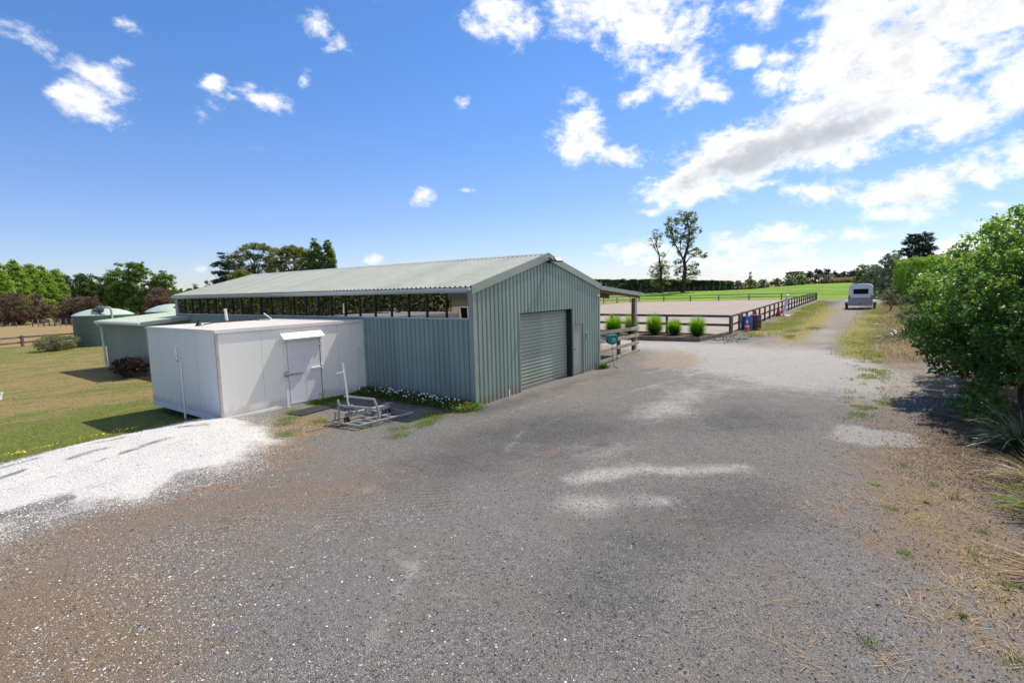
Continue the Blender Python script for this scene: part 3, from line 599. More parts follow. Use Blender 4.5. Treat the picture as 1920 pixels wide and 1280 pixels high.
# ---------------------------------------------------------------- corrugated sheets
def profile(u0, u1, pitch=.19, d=.036, extra=(), inv=False):
    us = []
    k = math.floor(u0/pitch)-1
    while k*pitch < u1:
        for a, h_ in ((0, 0), (.112, 0), (.127, d), (.168, d), (.1899, 0)): us.append((k*pitch+a*pitch/.19, h_))
        k += 1
    us.sort(); uu = np.array([q[0] for q in us]); hh = np.array([q[1] for q in us])
    pts = [u0]+[q for q in uu if u0 < q < u1]+[u1]
    for e in extra: pts += [e-1e-4, e+1e-4]
    pts = sorted(p for p in pts if u0 <= p <= u1)
    return [(p, d-float(np.interp(p, uu, hh)) if inv else float(np.interp(p, uu, hh))) for p in pts]
def sheet(mb, prof, fn, lo, hi):
    V = []; Fc = []
    for u, d in prof: V += [fn(u, d, lo(u)), fn(u, d, hi(u))]
    for i in range(len(prof)-1):
        if hi(.5*(prof[i][0]+prof[i+1][0])) - lo(.5*(prof[i][0]+prof[i+1][0])) > .001: Fc.append((2*i, 2*i+2, 2*i+3, 2*i+1))
    return mb.add(V, Fc)

# ---------------------------------------------------------------- the green barn
W_, H_, A_, L_, SILL = 7.64, 3.26, 4.26, 18.84, 2.41
barn = thing('barn', 'long green corrugated steel barn with a roller door and a band of dark windows', 'barn', (W_/2, L_/2, 0))
rise_ = (A_-H_)/(W_/2)
zt = lambda x: H_+rise_*min(x, W_-x)
D0, D1, DH = 2.17, 5.37, 2.45
P0, P1, PH = 5.52, 6.27, 1.88
mb = MB()
def glo(x): return DH if D0 < x < D1 else (PH if P0 < x < P1 else -.3)
sheet(mb, profile(.09, W_-.05, extra=(D0, D1, P0, P1), inv=True), lambda u, d, v: (u, -d, v), glo, lambda x: zt(x)-.04)
mb.build('gable_wall', M['wall'], barn)
mb = MB(); sheet(mb, profile(.02, L_, inv=True), lambda u, d, v: (-d, u, v), lambda y: -.4, lambda y: SILL-.01); mb.build('side_wall', M['wall'], barn)
mb = MB(); sheet(mb, profile(.0, L_), lambda u, d, v: (W_+d, u, v), lambda y: -.4, lambda y: H_-.05); mb.build('side_wall', M['wall'], barn)
mb = MB(); sheet(mb, profile(0, W_), lambda u, d, v: (u, L_+d, v), lambda x: -.5, lambda x: zt(x)-.04); mb.build('end_wall', M['wall'], barn)
# trims
mb = MB(); mb.box(-.045, .1, -.046, .0, -.3, H_-.03).box(-.046, -.0005, .0, .13, -.3, H_-.05); mb.build('corner_flashing', M['trim'], barn)
mb = MB(); mb.box(W_-.07, W_+.044, -.046, 0, -.3, H_-.05).box(W_+.0, W_+.046, .0, .1, -.3, H_-.05); mb.build('corner_flashing', M['trim'], barn)
mb = MB(); mb.box(-.046, -.0005, L_-.25, L_+.03, -.4, H_-.05); mb.build('corner_flashing', M['trim'], barn)
# roof sheets
ns = np.array([-rise_, 0, 1.]); ns /= np.linalg.norm(ns)
def rl(u, d, v): return np.array((v, u, H_+.05+rise_*v))+ns*d
def rr(u, d, v): return np.array((W_-v, u, H_+.05+rise_*v))+ns*np.array([-1, 1, 1])*d
mb = MB(); sheet(mb, profile(-.05, L_+.06), rl, lambda y: -.10, lambda y: W_/2); mb.build('roof', M['roof'], barn)
mb = MB(); sheet(mb, profile(-.05, L_+.06), rr, lambda y: -.12, lambda y: W_/2); mb.build('roof', M['roof'], barn)
mb = MB()
for sgn in (-1, 1):
    x1 = W_/2+sgn*.2; z1 = A_+.085-rise_*.2
    mb.add([(W_/2, -.09, A_+.095), (W_/2, L_+.08, A_+.095), (x1, L_+.08, z1), (x1, -.09, z1)], [(0, 1, 2, 3)])
    mb.add([(x1, -.09, z1), (x1, L_+.08, z1), (x1, L_+.08, z1-.025), (x1, -.09, z1-.025)], [(0, 1, 2, 3)])
mb.build('ridge_cap', M['roof'], barn)
for y0 in (-.085, L_+.06):
    for xa, xb in ((-.11, W_/2), (W_+.11, W_/2)):
        mb = MB(); za, zb = H_+.085-rise_*.11, A_+.085; y1 = y0+.03
        p = [(xa, y0, za), (xb, y0, zb), (xb, y0, zb-.235), (xa, y0, za-.235)]
        mb.add(p+[(a, y1, c_) for a, b_, c_ in p], [(0, 1, 2, 3), (7, 6, 5, 4), (0, 4, 5, 1), (3, 2, 6, 7), (0, 3, 7, 4)]); mb.build('barge_board', M['trim'], barn)
mb = MB(); mb.box(-.19, -.085, -.04, L_+.05, H_-.085, H_+.0); mb.build('gutter', M['gutter'], barn, bevel=.008)
mb = MB(); mb.box(-.055, .02, .13, L_-.25, 3.13, H_-.02); mb.build('window_head', M['gutter'], barn)
mb = MB(); mb.box(-.06, .03, .12, L_-.24, SILL-.015, SILL+.02); mb.build('window_sill', M['gutter'], barn)
# windows: panes between mullions
my = [.13]+[.96+.766*k for k in range(23)]
my = [y for y in my if y < L_-.3]+[L_-.25]
pane0 = mul0 = None
for a, b_ in zip(my[:-1], my[1:]):
    mb = MB(); mb.box(-.012, -.006, a+.012, b_-.012, SILL+.02, 3.13); mb.build('window_pane', M['glass'], barn)
for k, a in enumerate(my[1:-1]):
    mb = MB(); mb.box(-.05, .0, a-.016, a+.016, SILL-.02 if k != 1 else SILL-.05, 3.16); mb.build('mullion', M['dark'], barn)
# inside: portal frames and bracing that show through the glass
for y in (.3, 3.4, 6.4, 9.4, 12.5, 15.6, 18.6):
    mb = MB(); mb.box(.04, .16, y-.06, y+.06, -.3, H_-.1).box(W_-.2, W_-.08, y-.06, y+.06, -.3, H_-.1)
    mb.beam((.1, y, H_-.1), (W_/2, y, A_-.1), .1, .16).beam((W_-.1, y, H_-.1), (W_/2, y, A_-.1), .1, .16); mb.build('portal_frame', M['galv'], barn)
mb = MB()
for a, b_ in ((3.4, 6.4), (9.4, 6.4), (1.2, 3.4)): mb.beam((.3, a, 3.1), (.3, b_, 1.2), .05, .05)
mb.build('cross_brace', M['galv'], barn)
# roller door
mb = MB(); n = 21; yb = .17
prof = []
for k in range(n):
    z0 = .02+(DH-.04)*k/n; dz = (DH-.04)/n
    prof += [(z0, 0), (z0+dz*.2, .016), (z0+dz*.5, .022), (z0+dz*.78, .016), (z0+dz*.98, 0)]
V = []; Fc = []
for z, d in prof: V += [(D0+.02, yb-d, z), (D1-.02, yb-d, z)]
for i in range(len(prof)-1): Fc.append((2*i, 2*i+1, 2*i+3, 2*i+2))
mb.add(V, Fc); rd = mb.build('roller_door', M['door'], barn)
mb = MB(); mb.box(D0+.03, D1-.03, yb-.045, yb+.01, -.03, .05); mb.build('bottom_rail', M['alu'], rd)
mb = MB(); mb.box(D1-.0, D1+.05, -.044, .2, -.2, DH+.0); mb.build('door_jamb', M['dark'], barn)  # reveal facing away from the sun, its shade put into the dark colour
mb = MB(); mb.box(D0-.05, D0, -.046, .2, -.2, DH+.04); mb.build('door_jamb', M['trim'], barn)
mb = MB(); mb.box(D0, D1, -.0, .2, DH, DH+.05); mb.build('door_lintel', M['dark'], barn)
# side door
mb = MB(); mb.box(P0, P1, .0, .04, .03, PH); pdr = mb.build('door', M['door'], barn, bevel=.004)
mb = MB(); mb.box(P0-.035, P0, -.044, .06, -.2, PH+.03).box(P1, P1+.035, -.044, .06, -.2, PH+.03).box(P0, P1, -.02, .06, PH, PH+.03); mb.build('door_frame', M['trim'], barn)
mb = MB(); mb.lathe([(0, -.07), (.028, -.07), (.034, -.055), (.03, -.03), (.012, -.025), (.012, 0), (.035, 0), (.035, -.006)], (P0+.09, -.001, .98), 14, 'y'); mb.build('handle', M['alu'], pdr, smooth=True)
mb = MB(); mb.box(6.47, 6.56, -.09, -.02, 1.34, 1.50); sw = mb.build('switch_box', M['pipegrey'], barn, bevel=.012)
mb = MB(); mb.box(6.485, 6.545, -.10, -.09, 1.44, 1.485); mb.build('switch', M['black'], sw)
mb = MB(); mb.box(1.50, 1.545, -.045, -.028, -.02, .20); mb.build('white_tag', M['tag'], barn)
mb = MB(); mb.box(W_-.22, W_-.12, -.10, -.03, 2.83, 2.9); mb.build('sensor', M['tag'], barn, bevel=.01)
# twin floodlight on the gable peak
mb = MB(); mb.box(W_/2-.05, W_/2+.07, -.14, -.086, 4.0, 4.1).beam((W_/2-.2, -.2, 4.09), (W_/2+.28, -.2, 4.09), .03, .03).beam((W_/2, -.12, 4.05), (W_/2+.02, -.2, 4.09), .04, .04); fl = mb.build('floodlight', M['black'], barn)
for xx, ang in ((W_/2-.14, -.35), (W_/2+.26, .4)):
    c_ = np.array((xx, -.30, 4.12)); ax = np.array((math.cos(ang), -math.sin(ang), -.0)); ay = np.array((math.sin(ang)*.8, math.cos(ang)*.8, .6)); ay /= np.linalg.norm(ay); az = np.cross(ax, ay)
    mb = MB(); mb.obox(c_, ax*.13, ay*.10, az*.03); mb.build('lamp_head', M['black'], fl, bevel=.01)
    mb = MB(); mb.obox(c_-az*.033, ax*.11, ay*.08, az*.004); mb.build('lamp_glass', M['silverband'], fl)
# lean-to on the far side
X0, X1 = W_+.03, 12.05
zl = lambda x: 3.16-(x-X0)*(3.16-2.80)/(X1-X0)
mb = MB(); sheet(mb, profile(-.06, 9.0), lambda u, d, v: (v, u, zl(v)+.05+d), lambda y: X0, lambda y: X1+.05); mb.build('lean_to_roof', M['trim'], barn)
mb = MB(); mb.add([(X0, -.09, zl(X0)+.09), (X1+.06, -.09, zl(X1)+.085), (X1+.06, -.09, zl(X1)-.075), (X0, -.09, zl(X0)-.07), (X0, -.06, zl(X0)+.09), (X1+.06, -.06, zl(X1)+.085), (X1+.06, -.06, zl(X1)-.075), (X0, -.06, zl(X0)-.07)], [(0, 1, 2, 3), (7, 6, 5, 4), (0, 4, 5, 1), (3, 2, 6, 7), (1, 5, 6, 2)]); mb.build('barge_board', M['trim'], barn)
mb = MB()
for y in (.06, 1.6, 3.1, 4.6, 6.2, 7.7, 8.9): mb.beam((X0, y, zl(X0)-.07), (X1-.05, y, zl(X1)-.07), .05, .19)
for x in np.linspace(X0+.3, X1-.2, 6): mb.beam((x, -.0, zl(x)+.022), (x, 8.95, zl(x)+.022), .07, .04)
mb.build('lean_to_rafters', M['purlin'], barn)
for y in (.3, 4.6, 8.8):
    mb = MB(); g = gz(11.89, y); mb.tube([(11.89, y, g-.1), (11.89, y, zl(11.89)-.16)], .1, 12); mb.build('lean_to_post', M['post'], barn, smooth=True)
mb = MB(); mb.tube([(12.02, .2, 2.66), (12.02, .2, .2)], .022, 8); mb.build('downpipe', M['gutter'], barn, smooth=True)
mb = MB(); mb.tube([(12.13, -.06, 2.83), (12.13, 9, 2.83)], .055, 10); mb.build('gutter', M['gutter'], barn, smooth=True)

# ---------------------------------------------------------------- fences
def fence(name, label, cat, pts, rails, post=(.1, .12), ph=1.2, mat='timber', rail=(.035, .14), group=None, offset=0, rmats=None, sink=.15, heights=None):
    b = pts[0]; root = thing(name, label, cat, (b[0], b[1], gz(*b)), group)
    for i, (x, y) in enumerate(pts):
        g = gz(x, y); p2 = pts[min(i+1, len(pts)-1)]; p1 = pts[max(i-1, 0)]
        d = np.array((p2[0]-p1[0], p2[1]-p1[1])); d /= np.linalg.norm(d)
        hh = heights[i] if heights else ph
        mb = MB(); mb.obox((x, y, g+(hh-sink)/2), (d[0]*post[0]/2, d[1]*post[0]/2, 0), (-d[1]*post[1]/2, d[0]*post[1]/2, 0), (0, 0, (hh+sink)/2))
        mb.build('post', M[mat], root, bevel=.006)
    for h_ in rails:
        mb = MB()
        for (xa, ya), (xb, yb_) in zip(pts[:-1], pts[1:]):
            d = np.array((xb-xa, yb_-ya)); d /= np.linalg.norm(d); nrm = np.array((-d[1], d[0]))*(post[1]/2+rail[0]/2+.002)*offset
            mb.beam((xa+nrm[0], ya+nrm[1], gz(xa, ya)+h_), (xb+nrm[0], yb_+nrm[1], gz(xb, yb_)+h_), *rail)
        mb.build('rail', M[rmats or mat], root)
    return root
# yard rails under the lean-to
yr = thing('yard_fence', 'three rail weathered timber fence between the barn corner and the lean-to post', 'fence', (7.8, .2, .0))
for za, zb in ((1.36, 1.25), (.99, .93), (.59, .585)):
    mb = MB(); mb.beam((7.72, .14, za), (12.1, .14, zb), .04, .15); mb.build('rail', M['greytimber'], yr, bevel=.006)
mb = MB(); mb.beam((7.72, .14, .15), (12.2, .14, .2), .045, .14); mb.build('kick_board', M['greytimber'], yr, bevel=.006)
mb = MB(); mb.box(10.0, 10.13, .17, .30, 0, 1.32); mb.build('post', M['post'], yr, bevel=.006)
mb = MB(); mb.box(7.74, 7.84, .17, .28, 0, 1.4); mb.build('post', M['post'], yr, bevel=.006)
fence('yard_fence', 'dark timber rails behind the weathered yard fence under the lean-to', 'fence', [(7.9, 4.6), (9.9, 4.6), (11.8, 4.6)], (1.18, .75, .35), mat='post', ph=1.3)
# arena rails: front, right side, far end, far left
fy = np.linspace(-1.79, 28.5, 9)
fpts = [(21.58+(y+1.79)*.045, y) for y in (-1.79, 2.1, 6.0, 9.9, 13.8, 17.7, 21.6, 25.5, 28.5)]
fence('arena_fence', 'dark two rail fence along the near end of the arena behind the tussocks', 'fence', fpts, (1.13, .6), rail=(.04, .15), offset=-1, ph=1.16, post=(.13, .13), group='rails round the arena')
spts = [(21.7+k*2.43, -1.79+k*2.43*.0136) for k in range(26)]
fence('arena_fence', 'long row of close dark posts and rails along the drive side of the arena', 'fence', [(21.95, -1.785)]+spts[1:], (1.1, .58, .1), rail=(.045, .13), offset=1, ph=1.13, post=(.17, .12), group='rails round the arena')
epts = [(82.3+.09*k*4.9*.3, -.9+k*4.9) for k in range(7)]
fence('arena_fence', 'thin dark fence closing the far end of the arena below the green field', 'fence', epts, (1.02, .55), rail=(.05, .10), ph=1.06, post=(.16, .14), group='rails round the arena')
fence('arena_fence', 'pale two rail fence at the far left corner of the arena', 'fence', [(78.6, 28.4), (76.8, 30.2), (75, 32), (73.2, 33.8), (71.4, 35.6), (69.6, 37.4), (67.8, 39.2)], (1.05, .5), rail=(.06, .22), ph=1.1, post=(.16, .14), mat='timber', rmats='palerail', offset=1, group='rails round the arena')
# left side
fence('rail_fence', 'dark two rail fence between the lawn and the dry paddock', 'fence', [(-6.5, 42.6), (-3.5, 43.6), (-1.0, 44.8), (2.5, 45.35), (6.0, 45.9), (9, 46.3)], (.72, .32), rail=(.05, .13), ph=.85, post=(.16, .14), offset=1)
def wire_fence(label, pts, ph, wires=4, wd=.09, mat='timber'):
    b = pts[0]; root = thing('wire_fence', label, 'fence', (b[0], b[1], gz(*b)))
    for x, y in pts:
        g = gz(x, y); mb = MB(); mb.tube([(x, y, g-.1), (x, y, g+ph*random.uniform(.93, 1.06))], wd*random.uniform(.85, 1.2), 6); mb.build('post', M[mat], root)
    mb = MB()
    for k in range(wires):
        h_ = ph*(.25+.7*k/(wires-1))
        for (xa, ya), (xb, yb_) in zip(pts[:-1], pts[1:]): mb.beam((xa, ya, gz(xa, ya)+h_), (xb, yb_, gz(xb, yb_)+h_), .012, .012)
    mb.build('wire', M['galv'], root); return root
def interp(a, b, n): return [(a[0]+(b[0]-a[0])*k/(n-1), a[1]+(b[1]-a[1])*k/(n-1)) for k in range(n)]
wire_fence('line of dark wire fence posts across the dry paddock beside the water tank', interp((7.6, 85.9), (12.6, 79.3), 12), 1.0)
wire_fence('short dark posts in front of the purple bushes at the far left', interp((0.6, 96), (6.4, 88.5), 6), .7)
wire_fence('wire fence along the back edge of the green field below the tall trees', interp((113, 53), (125.5, 18), 26), 1.35, wd=.10)
wire_fence('wire fence in tall dry grass behind the right end of the green field', interp((133, 8), (133, -9), 17), 1.9, wd=.09)
gt = thing('gate', 'low metal farm gate in the wire fence at the back of the paddock', 'gate', (8.4, 83.9, gz(8.4, 83.9)))
mb = MB(); pa, pb = np.array((7.9, 84.6, 0)), np.array((9.7, 82.2, 0)); z0 = gz(8.4, 83.9)
for h_ in (.25, .45, .65, .95): mb.beam(pa+(0, 0, z0+h_), pb+(0, 0, z0+h_), .04, .04)
mb.build('bars', M['galv'], gt)
mb = MB()
for p in (pa, pb): mb.beam(p+(0, 0, z0), p+(0, 0, z0+1.0), .06, .06)
mb.build('gate_frame', M['galv'], gt)

# ---------------------------------------------------------------- white cool store
D_, Y1, L2, HB = 4.6, 4.64, 4.40, 2.33
cs = thing('cool_store', 'white panelled cool store box against the barn wall', 'shed', (-D_/2, Y1+L2/2, 0))
DX0, DX1, DZ0, DZ1 = -2.74, -1.70, .06, 1.93
mb = MB()
mb.box(-D_, DX0, Y1, Y1+.1, -.02, HB-.03).box(DX1, -.04, Y1, Y1+.1, -.02, HB-.03).box(DX0, DX1, Y1, Y1+.1, DZ1, HB-.03)
mb.box(-D_, -D_+.1, Y1+.1, Y1+L2, -.02, HB-.03).box(-D_+.1, -.04, Y1+L2-.1, Y1+L2, -.02, HB-.03)
mb.build('wall', M['panel'], cs)
mb = MB(); mb.box(-D_-.03, -.04, Y1-.03, Y1+L2+.03, HB-.03, HB+.012); mb.build('roof', M['whiteroof'], cs, bevel=.006)
mb = MB(); mb.box(-D_-.022, -.05, Y1-.034, Y1-.026, HB-.075, HB+.016).box(-D_-.034, -D_-.026, Y1-.03, Y1+L2+.02, HB-.05, HB+.016); mb.build('roof_edge', M['whitetrim'], cs)
mb = MB(); mb.box(-D_-.012, -D_+.05, Y1-.012, Y1+.0, -.03, HB-.04).box(-D_-.012, -D_, Y1, Y1+.05, -.03, HB-.04); mb.build('corner_trim', M['bronze'], cs)
for bx_ in ((-D_-.02, DX0-.1, Y1-.02, Y1), (DX1+.08, -.06, Y1-.02, Y1), (-D_-.02, -D_, Y1, Y1+L2)):
    mb = MB(); mb.box(*bx_, -.05, .065); mb.build('base_channel', M['whitetrim'], cs)
mb = MB(); mb.box(-.035, -.0, Y1-.02, Y1+.04, -.1, HB); mb.build('joint_flashing', M['dark'], cs)
mb = MB(); mb.box(DX0+.0, DX1, Y1-.045, Y1+.05, DZ0, DZ1); cd_ = mb.build('door', M['whitedoor'], cs, bevel=.012)
mb = MB(); mb.box(DX0-.1, DX0-.008, Y1-.05, Y1-.0, -.02, DZ1).box(DX1+.008, DX1+.08, Y1-.05, Y1, .35, DZ1).box(DX0, DX1, Y1-.03, Y1+.05, .0, .05); mb.build('door_frame', M['whitetrim'], cs)
mb = MB(); mb.box(DX0-.0075, DX0-.0005, Y1-.052, Y1+.04, .05, DZ1).box(DX1+.0005, DX1+.0075, Y1-.052, Y1+.04, .05, DZ1).box(DX0, DX1, Y1-.03, Y1+.06, .045, .059).box(DX0, DX1, Y1-.03, Y1+.06, DZ1+.001, DZ1+.012); mb.build('door_seal', M['dark'], cs)
mb = MB(); mb.box(DX0-.13, DX0+.42, Y1-.10, Y1-.06, .93, .975).box(DX0-.13, DX0-.03, Y1-.09, Y1-.045, .88, 1.03).box(DX0+.0, DX0+.12, Y1-.075, Y1-.046, .91, .99); mb.build('handle', M['galv'], cd_, bevel=.008)
for z in (1.72, 1.02, .22):
    mb = MB(); mb.box(DX1-.32 if z == 1.02 else DX1-.12, DX1+.06, Y1-.085, Y1-.046, z-.025, z+.025).tube([(DX1+.03, Y1-.07, z-.07), (DX1+.03, Y1-.07, z+.09)], .025, 8); mb.build('hinge', M['whitetrim'] if z > .5 else M['bronze'], cd_, bevel=.004)
for xx in (-2.22, -2.16): # the two pressed lines of the door skin
    mb = MB(); mb.box(xx-.006, xx+.006, Y1-.049, Y1-.044, .3, 1.35); mb.build('pressed_line', M['whitedoor'], cd_)
hx0, hx1 = -2.90, -1.60
mb = MB(); mb.add([(hx0, Y1-.2, 1.965), (hx1, Y1-.2, 1.965), (hx1, Y1, 2.13), (hx0, Y1, 2.13), (hx0, Y1-.2, 1.925), (hx1, Y1-.2, 1.925), (hx1, Y1, 1.94), (hx0, Y1, 1.94)],
    [(0, 1, 2, 3), (4, 5, 1, 0), (7, 6, 5, 4), (0, 3, 7, 4), (1, 5, 6, 2), (3, 2, 6, 7)]); mb.build('door_hood', M['whitetrim'], cs, bevel=.006)
mb = MB(); mb.tube([(-D_-.035, 6.76, 1.48), (-D_-.035, 6.76, -.2)], .028, 10); dp = mb.build('downpipe', M['pvc'], cs, smooth=True)
mb = MB(); mb.tube([(-D_-.035, 6.76, 1.48), (-D_-.035, 6.86, 1.5), (-D_-.035, 6.95, 1.42), (-D_-.035, 6.98, 1.55), (-D_-.035, 7.0, 1.80), (-D_-.0, 7.0, 1.85)], .03, 10); mb.build('trap_bend', M['pvc'], dp, smooth=True)
mb = MB(); mb.tube([(-.34, Y1-.03, 1.42), (-.34, Y1-.03, -.05)], .018, 8); dp2 = mb.build('drain_pipe', M['pvc'], cs, smooth=True)
mb = MB(); mb.tube([(-.34, Y1-.03, 1.42), (-.2, Y1-.03, 1.42), (-.2, Y1-.03, 1.2), (-.12, Y1-.03, 1.2), (-.12, Y1-.03, 1.66)], .014, 8); mb.build('trap_bend', M['pvc'], dp2, smooth=True)
mb = MB(); mb.tube([(-2.33, 8.85, HB), (-2.36, 8.85, 2.78)], .045, 12); mb.build('vent_pipe', M['pvc'], cs, smooth=True)
mb = MB(); mb.lathe([(.10, 0), (.085, .02), (.03, .14), (.03, .17), (0, .17)], (-3.86, 7.3, HB+.012), 14); mb.build('vent_cowl', M['black'], cs, smooth=True)
mb = MB(); mb.tube([(-.95, 8.5, HB+.01), (-1.1, 8.75, 2.56)], .022, 8); mb.build('stub_pipe', M['pvc'], cs, smooth=True)
mb = MB(); mb.box(-2.6, -.7, 8.80, 8.86, HB+.012, HB+.05); mb.tube([(-3.6, 7.6, HB+.03), (-2.9, 8.5, HB+.03), (-1.0, 8.6, HB+.03)], .018, 6); mb.build('roof_conduit', M['black'], cs)
mb = MB(); mb.box(-1.62, -1.25, 8.1, 8.25, HB+.012, HB+.05); mb.build('roof_offcut', M['greytimber'], cs)

# ---------------------------------------------------------------- small green pump shed
gshx, gy0, gy1 = -1.75, 17.55, 22.95
sh = thing('pump_shed', 'low green corrugated lean-to shed beyond the white cool store', 'shed', (-1, 20, -.28))
mb = MB(); sheet(mb, profile(gy0, gy1, inv=True), lambda u, d, v: (gshx-d, u, v), lambda y: -.4, lambda y: 2.02); mb.build('side_wall', M['wall'], sh)
mb = MB(); sheet(mb, profile(gshx, -.05, d=.02), lambda u, d, v: (u, gy0-d, v), lambda x: -.4, lambda x: 2.1); mb.build('end_wall', M['trim'], sh)
mb = MB(); mb.box(gshx-.045, gshx+.14, gy0-.03, gy0+.0, -.35, 2.02).box(gshx-.044, gshx, gy0, gy0+.14, -.35, 2.02); mb.build('corner_flashing', M['trim'], sh)
mb = MB(); mb.box(gshx, 2.4, gy1-.05, gy1, -.4, 2.1); mb.build('back_wall', M['wall'], sh)
mb = MB(); sheet(mb, profile(gy0-.25, gy1+.15), lambda u, d, v: (v, u, 2.13+(v+2.05)*.085+d*.6), lambda y: -2.05, lambda y: -.04 if y < L_+.1 else 2.6); mb.build('roof', M['tanktop'], sh)
mb = MB(); mb.add([(-2.05, gy0-.27, 2.15), (-.04, gy0-.27, 2.32), (-.04, gy0-.27, 2.15), (-2.05, gy0-.27, 1.98), (-2.05, gy0-.24, 2.15), (-.04, gy0-.24, 2.32), (-.04, gy0-.24, 2.15), (-2.05, gy0-.24, 1.98)], [(0, 1, 2, 3), (7, 6, 5, 4), (0, 4, 5, 1), (3, 2, 6, 7), (0, 3, 7, 4)]); mb.build('barge_board', M['trim'], sh)
mb = MB(); mb.box(-2.16, -2.05, gy0-.25, gy1+.2, 2.01, 2.12); mb.build('gutter', M['whitetrim'], sh, bevel=.01)
mb = MB(); mb.tube([(-2.1, gy1+.05, 2.02), (-1.92, gy1+.02, 1.8), (-1.86, gy1+.02, -.3)], .05, 10); mb.build('downpipe', M['pvc'], sh, smooth=True)

# ---------------------------------------------------------------- water tanks
def tank(x, y, R, wall, dome, label):
    t = thing('water_tank', label, 'water tank', (x, y, -.28), 'green water tanks')
    mb = MB(); mb.lathe([(R, -.35), (R, wall*.33), (R+.004, wall*.34), (R+.004, wall*.36), (R, wall*.37), (R, wall*.66), (R+.004, wall*.67), (R+.004, wall*.69), (R, wall*.7), (R, wall)], (x, y, -.0), 48); mb.build('tank_wall', M['tank'], t, smooth=True)
    mb = MB(); mb.lathe([(R+.04, wall-.05), (R+.04, wall), (R*.93, wall+dome*.2), (R*.75, wall+dome*.5), (R*.5, wall+dome*.78), (R*.25, wall+dome*.94), (.01, wall+dome)], (x, y, 0), 48); mb.build('tank_roof', M['tanktop'], t, smooth=True)
    return t
t1 = tank(2.97, 40.1, 1.9, 2.03, .52, 'green plastic water tank with a grey inlet pipe, standing clear left of the pump shed')
mb = MB(); mb.lathe([(.3, 2.3), (.3, 2.50), (.0, 2.54)], (2.35, 39.2, 0), 16); mb.build('hatch', M['tankdark'], t1, smooth=True)
mb = MB(); mb.box(2.2, 2.62, 38.55, 38.95, 2.3, 2.72); mb.build('strainer_box', M['tankdark'], t1, bevel=.03)
mb = MB(); mb.tube([(2.5, 38.5, 2.55), (2.7, 38.3, 2.62), (2.85, 38.1, 2.55), (2.9, 38.05, 2.4), (2.9, 38.05, -.3)], .075, 12); mb.build('inlet_pipe', M['pipegrey'], t1, smooth=True)
mb = MB(); mb.tube([(2.3, 38.5, 2.5), (2.3, 38.42, 2.35), (2.3, 38.42, 1.6)], .06, 8); mb.build('overflow_pipe', M['black'], t1, smooth=True)
t2 = tank(8.4, 41.9, 1.95, 2.05, .62, 'green plastic water tank half hidden behind the far corner of the barn')
mb = MB(); mb.lathe([(.25, 2.2), (.25, 2.45), (0, 2.5)], (8.3, 40.5, 0), 16); mb.build('hatch', M['tankdark'], t2, smooth=True)

# ---------------------------------------------------------------- horse trailer on the drive
tx, ty = 50.6, -7.42; tz = gz(tx+1.5, ty)
tr = thing('horse_trailer', 'white horse trailer with a silver loading ramp parked on the weedy drive, seen from behind', 'horse trailer', (tx+1.9, ty, tz))
TL = 3.7
def sec(s, top=1.0):
    return [(-1.0, .42), (-1.0, 1.4), (-.965, 2.08), (-.93, 2.24), (-.84, 2.36), (-.68, 2.43), (-.35, 2.475), (0, 2.49), (.35, 2.475), (.68, 2.43), (.84, 2.36), (.93, 2.24), (.965, 2.08), (1.0, 1.4), (1.0, .42)]
def extr(mb, sc, x0, x1, k0=1, k1=1):
    n = len(sc); V = [(x0, ty+y*k0, tz+z) for y, z in sc]+[(x1, ty+y*k1, tz+z) for y, z in sc]
    return mb.add(V, [(i, (i+1) % n, n+(i+1) % n, n+i) for i in range(n)]+[tuple(range(n)), tuple(range(2*n-1, n-1, -1))])
mb = MB(); extr(mb, sec(0), tx+.06, tx+TL-.5); extr(mb, sec(0), tx+TL-.5, tx+TL, 1, .8); mb.build('body', M['floatw'], tr, smooth=True)
mb = MB(); extr(mb, [(-.985, 2.07), (-.955, 2.25), (-.86, 2.38), (-.7, 2.455), (-.35, 2.50), (0, 2.515), (.35, 2.50), (.7, 2.455), (.86, 2.38), (.955, 2.25), (.985, 2.07), (.96, 2.07), (-.96, 2.07)], tx+.0, tx+TL-.4); mb.build('roof_cap', M['floatw'], tr, smooth=True)
mb = MB(); mb.box(tx+.0, tx+.055, ty-.95, ty+.95, tz+1.13, tz+2.07); rdr = mb.build('rear_door', M['floatw'], tr, bevel=.02)
mb = MB(); mb.box(tx-.02, tx-.002, ty-.63, ty+.60, tz+1.50, tz+2.0); wnd = mb.build('window', M['tintglass'], rdr, bevel=.008)
mb = MB(); mb.box(tx-.03, tx+.05, ty-.98, ty+.98, tz+.42, tz+1.12); rp = mb.build('loading_ramp', M['alu'], tr, bevel=.02)
for s in (-1, 1):
    mb = MB(); mb.box(tx-.06, tx-.03, ty+s*.93-.06, ty+s*.93+.06, tz+1.18, tz+1.36).beam((tx-.05, ty+s*.93, tz+1.25), (tx-.05, ty+s*1.0, tz+1.0), .05, .05); mb.build('ramp_latch', M['black'], tr)
mb = MB(); mb.box(tx-.05, tx-.03, ty-.06, ty+.06, tz+.45, tz+.58); mb.build('ramp_handle', M['black'], rp)
mb = MB(); mb.box(tx-.1, tx+.2, ty-1.02, ty+1.02, tz+.33, tz+.41); mb.build('rear_bumper', M['whitetrim'], tr, bevel=.01)
mb = MB(); mb.beam((tx+.1, ty-.5, tz+.35), (tx+TL+1.1, ty, tz+.38), .08, .1).beam((tx+.1, ty+.5, tz+.35), (tx+TL+1.1, ty, tz+.38), .08, .1); mb.build('drawbar', M['galv'], tr)
